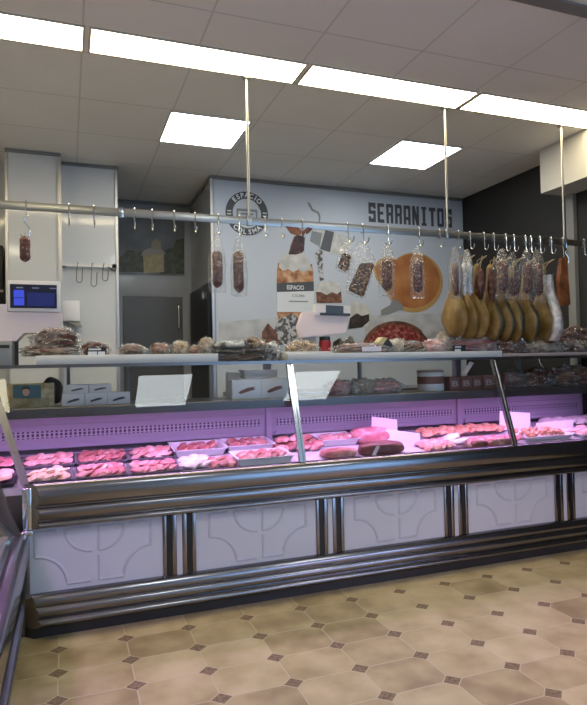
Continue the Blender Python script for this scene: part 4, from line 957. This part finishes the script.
# noodle pouch with printed face panel
a, b = at(6, 405, 3.56), at(54, 379, 3.56); cx = (a.x+b.x)/2
t = thing('noodle_pouch', 'yellow noodle pouch with a teal label and a printed face', 'pouch', (cx, 3.58, ZS))
mb = MB(); h = b.z-a.z; w = b.x-a.x; lo = []
for j in range(9):
    v = j/8; d = .028*math.sin(math.pi*min(1, max(.02, v*.9+.08)))+.002; lo.append([(cx+w*.5*math.copysign(abs(math.cos(q))**.7, math.cos(q)), 3.59+.3*(v-.4)*.06+d*math.sin(q), ZS+h*v) for q in [2*math.pi*k/14 for k in range(14)]])
mb.loft(lo); mb.build('pouch_body', 'noodle', t)
pl = MB().prism([at(p, q, 3.553) for p, q in ((13, 385), (41, 385), (41, 398), (13, 398))], (0, .004, 0)).build('pouch_label', 'teal', t)
mb = MB(); mb.prism([at(p, q, 3.551) for p, q in ell(26, 391.5, 3.6, 4.6, 14)], (0, .002, 0)); mb.build('printed_face', 'skin_print', pl)
mb = MB(); mb.prism([at(p, q, 3.549) for p, q in ((22, 391), (22.5, 387), (26, 386), (29.5, 387), (30, 391), (28, 389), (24, 389))], (0, .002, 0)); mb.build('printed_hair', 'black', pl)
t = thing('dark_bag', 'black bulging bag between the noodle pouch and the cartons', 'bag', at(56, 405, 3.66)); a, b = at(40, 404, 3.72), at(63, 377, 3.72)
MB().blob(((a.x+b.x)/2, 3.74, (ZS+b.z)/2), ((b.x-a.x)/2, .06, (b.z-ZS)/2), 3, .14, 2, 3, .9).build('bag_body', 'dark_plastic', t)
# beyond the glass post
def mids(name, lab, cat, x0, x1, y0, y1, m, seed, film='film', n=1, Y=3.58): return pack(name, lab, cat, x0, x1, y0, y1, m, Y, .14, ZS, seed, film, 'packs on the middle shelf', .3, n=n)
mids('sliced_pack', 'flat pink sliced pack next to the mirrored ceiling panel', 'pack', 331, 355, 381, 394, 'pink_meat', 41)
mids('sliced_pack', 'long crinkled pink pack in the middle of the shelf', 'pack', 354, 378, 380, 394, 'pale_pack', 42, 'film_milky')
mids('sliced_pack', 'crinkled grey-pink pack before the white tub', 'pack', 376, 404, 380, 394, 'pink_meat', 43, 'film_milky')
t = thing('white_tub', 'white round tub with a pale printed band and red lid rim', 'tub', at(434, 392, 3.60)); c = at(434, 390, 3.62); r = (at(447, 380, 3.62).x-at(422, 380, 3.62).x)/2*.9; zt = at(434, 370, 3.62).z
MB().lathe([(r*.93, ZS), (r, ZS+.01), (r, zt-.02), (r*.98, zt-.015)], (c.x, 3.66, 0), 26).build('tub_body', 'box_white', t)
MB().lathe([(r*1.03, zt-.016), (r*1.04, zt-.003), (r*.9, zt)], (c.x, 3.66, 0), 26).build('lid', 'ledge', t)
MB().lathe([(r*1.006, ZS+.052), (r*1.008, ZS+.056), (r*1.008, ZS+.10), (r*1.006, ZS+.104)], (c.x, 3.66, 0), 26).build('printed_band', 'carton_print', t)
for i in range(4):
    x0 = 450+i*11.3
    t = thing('lettered_box', ('small brown-red lettered box, %s in the row after the white tub' % ('first', 'second', 'third', 'last')[i]), 'box', at(x0+5, 389, 3.60), 'lettered boxes after the white tub'); a, b = at(x0, 389.5, 3.58), at(x0+10.3, 375, 3.58)
    MB().box(a.x, b.x, 3.58, 3.66, ZS, ZS+b.z-a.z, bev=.002).build('box_body', 'carton_print', t)
    mb = MB(); text_box(mb, 'AFTB'[i] if False else 'B', a.x+.018, b.x-.018, ZS+.03, ZS+b.z-a.z-.03, 3.5785, .02); mb.build('box_letter', 'ledge', t, smooth=False)
t = thing('hanging_tag', 'small pink tag hanging slanted below the middle board', 'tag', at(468, 364, 3.50)); 
MB().prism([at(p, q, 3.50) for p, q in ((470, 361.5), (474, 363), (466.5, 374.5), (462.5, 373))], (0, .003, 0)).build('tag_card', 'pink_spill_and_tag', t)
for i, (x0, x1, y0, y1, m, lab) in enumerate(((505, 528, 372, 388, 'carton_print', 'dark red pack behind the second glass post'), (528, 560, 369, 387, 'cured', 'dark brown meat heap on the shelf toward the doorway'), (556, 598, 367, 386, 'bacon', 'reddish meat heap on the shelf at the photo edge'))):
    mids('cured_meat_pack', lab, 'pack', x0, x1, y0, y1, m, 50+i, 'film', 1)
t = thing('metal_hook', 'thin bright hook dangling below the pinkish ledge', 'hook', at(539, 358, 3.47))
MB().tube([at(538.5, 357.5, 3.452), at(539.5, 362, 3.452), at(542, 366, 3.45), at(544, 368.5, 3.449)], .004, 7).build('hook_wire', 'chrome', t)

# ================================================================ MEAT IN THE CASE
def tray(name, label, x0, x1, ya, yb, h, m, cat='tray', group='trays in the meat counter', flare=.012):
    """x range, y range on the deck"""
    za, zb_ = dz(ya)+.002, dz(yb)+.002; t = thing(name, label, cat, ((x0+x1)/2, ya, za), group); mb = MB(); f = flare; th = .004
    def lp(e, k): return [(x0-e, ya-e, za+k), (x1+e, ya-e, za+k), (x1+e, yb+e, zb_+k), (x0-e, yb+e, zb_+k)]
    mb.loft([lp(0, 0), lp(f, h), lp(f+.008, h), lp(f+.008, h-.003)][::1], True, False)
    vs = mb.loft([lp(f, h), lp(-.002, .004)], True, False)
    mb.bm.verts.ensure_lookup_table()
    mb.face([mb.bm.verts.new(p) for p in lp(0, 0)]); mb.face([mb.bm.verts.new(p) for p in lp(-.002, .004)])
    bmesh.ops.remove_doubles(mb.bm, verts=mb.bm.verts, dist=1e-5)
    mb.build('tray_shell', m, t, smooth=False); return t
MEATS = {}
def slice_proto(kind, i):   # shared meshes: a floppy slice lying on its edge of the next
    k = (kind, i)
    if k not in MEATS:
        mb = MB(); mb.blob((0, 0, 0), (.046, .040, .013), i*5 + len(kind), .26, 1.7, 3)
        for v in mb.bm.verts: v.co.z += .005*math.sin(v.co.y*38+i) + .003*math.sin(v.co.x*60+i*2)
        o = mb.build('meat_slice', kind); me = o.data; bpy.data.objects.remove(o); MEATS[k] = me
    return MEATS[k]
def slices(kind, label, x0, x1, y, n, z=0, tilt=-.30, sc_=1, rows=1, dy=.09, seed=0, cat='meat', name='meat_slice', grp=None):
    rnd = random.Random(seed)
    for r in range(rows):
        for i in range(n):
            me = slice_proto(kind, rnd.randrange(4)); o = bpy.data.objects.new(name, me); C.objects.link(o)
            x = x0+(x1-x0)*(i+.5)/n; yy = y+(r-(rows-1)/2)*dy+rnd.uniform(-.006, .006); s = sc_*rnd.uniform(.92, 1.08)
            wd = (x1-x0)/n
            o.scale = (max(.75, min(1.5, wd/.075))*s, s, s); o.location = (x, yy, dz(yy)+.020*s+z+(.005 if i % 2 else 0)); o.rotation_euler = (rnd.uniform(.05, .2), tilt+rnd.uniform(-.12, .12), rnd.uniform(-.5, .5))
            tag(o, label, cat, grp or label)
def PX(x, y, Y): return at(x, y, Y).x
# rear row, left end: thin dark trays with steaks
YFR, YRR = (3.305, 3.49), (3.585, 3.78)
for (x0, x1, kind, lt, ls, rng, n) in ((24, 75, 'pink_meat', 'dark flat tray of pink chops, first in the rear row', 'pink boneless chop in the first rear tray', YRR, 6), (77, 126, 'red_meat', 'dark flat tray of darker red pieces, second in the rear row', 'dark red crumpled meat piece in the second rear tray', YRR, 7), (129, 173, 'pink_meat', 'dark flat tray of pale pink strips, third in the rear row', 'pale pink meat strip in the third rear tray', YRR, 6),
                              (24, 72, 'peach_meat', 'dark flat tray of peach fillets, first in the front row', 'peach coloured fillet in the first front tray', YFR, 4), (76, 125, 'rose_meat', 'dark flat tray of rosy red steaks, second in the front row', 'rosy red steak in the second front tray', YFR, 7), (129, 178, 'rose_meat', 'dark flat tray of rosy fillets, third in the front row', 'rosy fillet lying in the third front tray', YFR, 5)):
    ym = sum(rng)/2; yp = 458 if rng is YRR else 476
    a, b = PX(x0, yp, ym), PX(x1, yp, ym); tray('meat_tray', lt, a+.012, b-.012, rng[0], rng[1], .022, 'tray_dark')
    slices(kind, ls, a+.025, b-.025, ym-.048, n+1, .002, rows=1, seed=int(x0*3+yp), tilt=-.24, sc_=1.0); slices(kind, ls, a+.025, b-.025, ym+.045, n+1, .006, rows=1, seed=int(x0*5+yp), tilt=-.24, sc_=1.0)
a, b = -.72, PX(18, 470, 3.42)
tray('meat_tray', 'dark flat tray of pink pieces in the corner behind the sloping end post', a, b-.015, YFR[0], YFR[1], .022, 'dark_plastic'); slices('pink_meat', 'pink piece in the corner tray behind the sloping end post', a+.02, b-.03, 3.38, 6, .0, seed=71); slices('pink_meat', 'pink piece in the corner tray behind the sloping end post', a+.02, b-.03, 3.47, 6, .004, seed=72)
tray('meat_tray', 'dark flat tray of rosy pieces in the rear corner', a, b-.015, YRR[0], YRR[1], .022, 'dark_plastic'); slices('rose_meat', 'rosy piece in the rear corner tray', a+.02, b-.03, 3.64, 6, .0, seed=73); slices('rose_meat', 'rosy piece in the rear corner tray', a+.02, b-.03, 3.73, 6, .004, seed=74)
# white fat and ribs in front
a, b = PX(182, 466, 3.42), PX(207, 466, 3.42); slices('white_fat', 'pale fat piece lying on the deck beside the rosy fillets', a, b, 3.42, 3, .0, rows=2, seed=5, sc_=1.15)
a, b = PX(209, 463, 3.40), PX(233, 463, 3.40); slices('red_meat', 'streaky rib piece beside the deep white front tray', a, b, 3.40, 3, 0, rows=2, seed=6, dy=.07, name='rib_piece')
# deep white trays
def deep(x0, x1, yp, rng, lt, kind, ls, n, seed, h=.045, rows=2):
    ym = sum(rng)/2; a, b = PX(x0, yp, ym), PX(x1, yp, ym); tray('white_tray', lt, a+.02, b-.02, rng[0], rng[1], h, 'white_plastic', flare=.02)
    slices(kind, ls, a+.035, b-.035, ym, n, h-.028, rows=rows, seed=seed, sc_=.95, dy=.075)
deep(172, 222, 448, (3.61, 3.80), 'deep white tray behind the pale fat, rear row', 'red_meat', 'red meat piece in the first deep white rear tray', 4, 11)
deep(224, 269, 445, (3.63, 3.81), 'deep white tray in front of the panel joint, rear row', 'red_meat', 'red meat piece in the second deep white rear tray', 4, 12)
deep(234, 288, 462, (3.34, 3.50), 'deep white tray of red strips beside the glass post, front row', 'red_meat', 'red meat strip in the deep white front tray', 6, 13)
deep(316, 352, 440, (3.62, 3.80), 'deep white tray behind the glass post, rear row', 'pink_meat', 'pinkish meat piece in the deep white tray behind the post', 4, 14)
# pile behind the post
a, b = PX(272, 440, 3.66), PX(316, 440, 3.66); slices('red_meat', 'dark red meat chunk piled behind the first glass post', a, b, 3.62, 4, 0, rows=2, seed=21, sc_=1.1, name='meat_chunk'); slices('red_meat', 'dark red meat chunk piled behind the first glass post', a+.03, b-.04, 3.66, 3, .035, seed=22, sc_=1.05, name='meat_chunk')
# whole joints
def joint(name, label, x0, x1, y0, y1, Y, m, seed, dep=.07, amp=.16):
    p, q = at(x0, y1, Y), at(x1, y0, Y); z0 = dz(Y)+.001; c = ((p.x+q.x)/2, Y+dep*.15, z0)
    h = (q.z - p.z)*1.05
    t = thing(name, label, 'meat', c); mb = MB(); mb.blob((0, 0, 0), (1, 1, 1), seed, amp, 1.8, 4)
    for v in mb.bm.verts:
        d = v.co; d = Vector([math.copysign(abs(e)**.72, e) for e in d]); d.z = max(d.z, -.8)
        v.co = Vector((c[0]+d.x*(q.x-p.x)*.5, c[1]+d.y*dep, z0+h*.42+d.z*h*.53))
    mb.build('meat_body', m, t); return t
joint('meat_joint', 'smooth pink meat joint in front beside the dark beef joint', 322, 357, 449.5, 461, 3.38, 'red_meat', 3)
t = joint('meat_joint', 'dark beef joint with a white stripe in the front row', 360.5, 403, 443, 459, 3.38, 'dark_meat', 4)
MB().prism([at(p, q, 3.318) for p, q in ((371.5, 456.5), (377, 446), (380, 446.3), (375, 457))], (0, .004, 0)).build('fat_stripe', 'white_fat', t)
t = joint('meat_joint', 'large pink meat joint on the rear deck in front of a white sign', 352, 389, 427.5, 445, 3.66, 'rose_meat', 6, .09, .1)
c = at(371, 445, 3.66); t2 = thing('meat_plate', 'white plate beneath the large pink joint', 'plate', (c.x, 3.68, dz(3.68))); MB().lathe([(.09, .0), (.135, .012), (.14, .012), (.10, .003)], (c.x, 3.70, dz(3.68)), 26).build('plate_body', 'white_plastic', t2)
# signs
def sign(label, pts, Y, lean=.02):
    t = thing('paper_sign', label, 'sign', at(pts[0][0], pts[0][1], Y), 'blank white signs among the meat')
    MB().prism([at(p, q, Y) for p, q in pts], (0, .004, 0)).build('sign_card', 'paper', t)
sign('blank white card standing behind the large pink joint', [(371.5, 430.5), (397.5, 432), (397, 419.5), (372, 416.5)], 3.70)
sign('wide white card standing beside the dark beef joint', [(384, 452), (420.5, 455.5), (420, 433.5), (397, 430.5), (386, 429)], 3.60)
sign('white card crossed by the second glass post', [(499.5, 430), (530.5, 431), (530, 413), (500, 411)], 3.66)
sign('largest white card standing past the orange meat tray', [(536, 423), (573, 420), (574, 443), (565, 444), (556, 434), (538, 432)], 3.572)
# beyond: pink slices, orange trays
a, b = PX(418, 440, 3.60), PX(508, 432, 3.60)
slices('orange_meat', 'orange-pink slice in the long rear spread between the two white cards', PX(420, 436, 3.68), PX(500, 430, 3.68), 3.68, 11, .018, rows=2, seed=31, name='meat_slice', dy=.08)
slices('pink_meat', 'pale pink slice in the front spread beside the wide white card', PX(421, 449, 3.42), PX(448, 447, 3.42), 3.42, 4, .0, rows=3, seed=32, dy=.06)
slices('white_fat', 'crumpled grey-white bag of meat in the middle of the front spread', PX(444, 444, 3.44), PX(460, 444, 3.44), 3.43, 1, .02, rows=2, seed=36, sc_=1.1, name='wrapped_meat')
slices('rose_meat', 'rosy slice in the front spread before the second post', PX(460, 447, 3.42), PX(516, 442, 3.42), 3.42, 6, .0, rows=2, seed=33, dy=.08)
joint('meat_piece', 'small dark red round in front of the rosy slices', 472, 487, 440, 449, 3.335, 'dark_meat', 8, .03); joint('meat_piece', 'small dark red round just before the second post base', 489, 511, 438, 448, 3.335, 'red_meat', 9, .03)
a, b = PX(517, 436, 3.47), PX(563, 432, 3.47); tray('white_tray', 'shallow white tray of orange meat cubes past the second post', a+.015, b-.02, 3.39, 3.56, .03, 'white_plastic', flare=.02)
rnd = random.Random(4)
cube0 = None
for i in range(84):
    x = a+.035+(b-a-.075)*rnd.random(); y = 3.40+.145*rnd.random(); 
    if cube0 is None:
        mb = MB(); mb.blob((0, 0, 0), (.016, .015, .013), 3, .35, 1.8, 2); o = mb.build('meat_cube', 'orange_meat'); cube0 = o
    else: o = cube0.copy(); C.objects.link(o)
    o.location = (x, y, dz(y)+.022+.020*rnd.random()+.018*max(0, 1-abs((x-(a+b)/2)/((b-a)/2)))); o.rotation_euler = (rnd.random()*3, rnd.random()*3, rnd.random()*3)
    tag(o, 'orange seasoned meat cube heaped in the shallow white tray', 'meat', 'orange meat cubes')
slices('white_fat', 'pale fatty slice heaped on the rear deck at the photo edge', PX(550, 424, 3.68), PX(597, 420, 3.68), 3.75, 5, .015, rows=2, seed=41, sc_=1.0, dy=.06)
slices('pink_meat', 'pink slice in the last front tray by the photo edge', PX(573, 436, 3.45), PX(605, 433, 3.45), 3.45, 4, .012, rows=2, seed=42, dy=.07); a, b = PX(574, 440, 3.45), PX(606, 437, 3.45); tray('white_tray', 'white tray cut off by the photo edge, front row', a, b-.02, 3.37, 3.54, .025, 'white_plastic', flare=.02)
# meat in the side counter
rnd = random.Random(9)
for i in range(9):
    y = 2.35+.1*i; o = bpy.data.objects.new('meat_slice', slice_proto('pink_meat' if i % 2 else 'peach_meat', i % 4)); C.objects.link(o); o.location = (-.40+.03*rnd.random(), y, .575); o.scale = (1.6, 1.2, 1.8); o.rotation_euler = (.2, -.3, 1.2)
    tag(o, 'pink meat piece on the deck of the side counter', 'meat', 'meat on the side counter deck')

# ================================================================ dark counter added to darken the view below the top shelf
bc = thing('added_back_counter', 'dark steel counter added against the mural wall to darken the gap behind the meat counter', 'counter', (2.6, 5.0, 0))
MB().box(1.35, 3.95, 4.75, 5.36, .08, 1.05).build('cabinet_body', 'steel_dark', bc); MB().box(1.32, 3.97, 4.70, 5.38, 1.05, 1.09, bev=.004).build('worktop', 'steel', bc); MB().box(1.40, 3.92, 4.80, 5.30, 0, .08).build('plinth', 'black', bc)

# ================================================================ world and view
wd = bpy.data.worlds.new('daylight'); sc.world = wd; wd.use_nodes = True
bg = wd.node_tree.nodes['Background']; bg.inputs[0].default_value = (.36, .60, 1.0, 1); bg.inputs[1].default_value = 2.7
sc.view_settings.view_transform = 'Standard'; sc.view_settings.look = 'None'; sc.view_settings.exposure = 0.5; sc.view_settings.gamma = 1
sc.cycles.use_denoising = True; sc.cycles.max_bounces = 8; sc.cycles.transparent_max_bounces = 24; sc.cycles.caustics_reflective = False; sc.cycles.caustics_refractive = False
sc.cycles.sample_clamp_indirect = 4
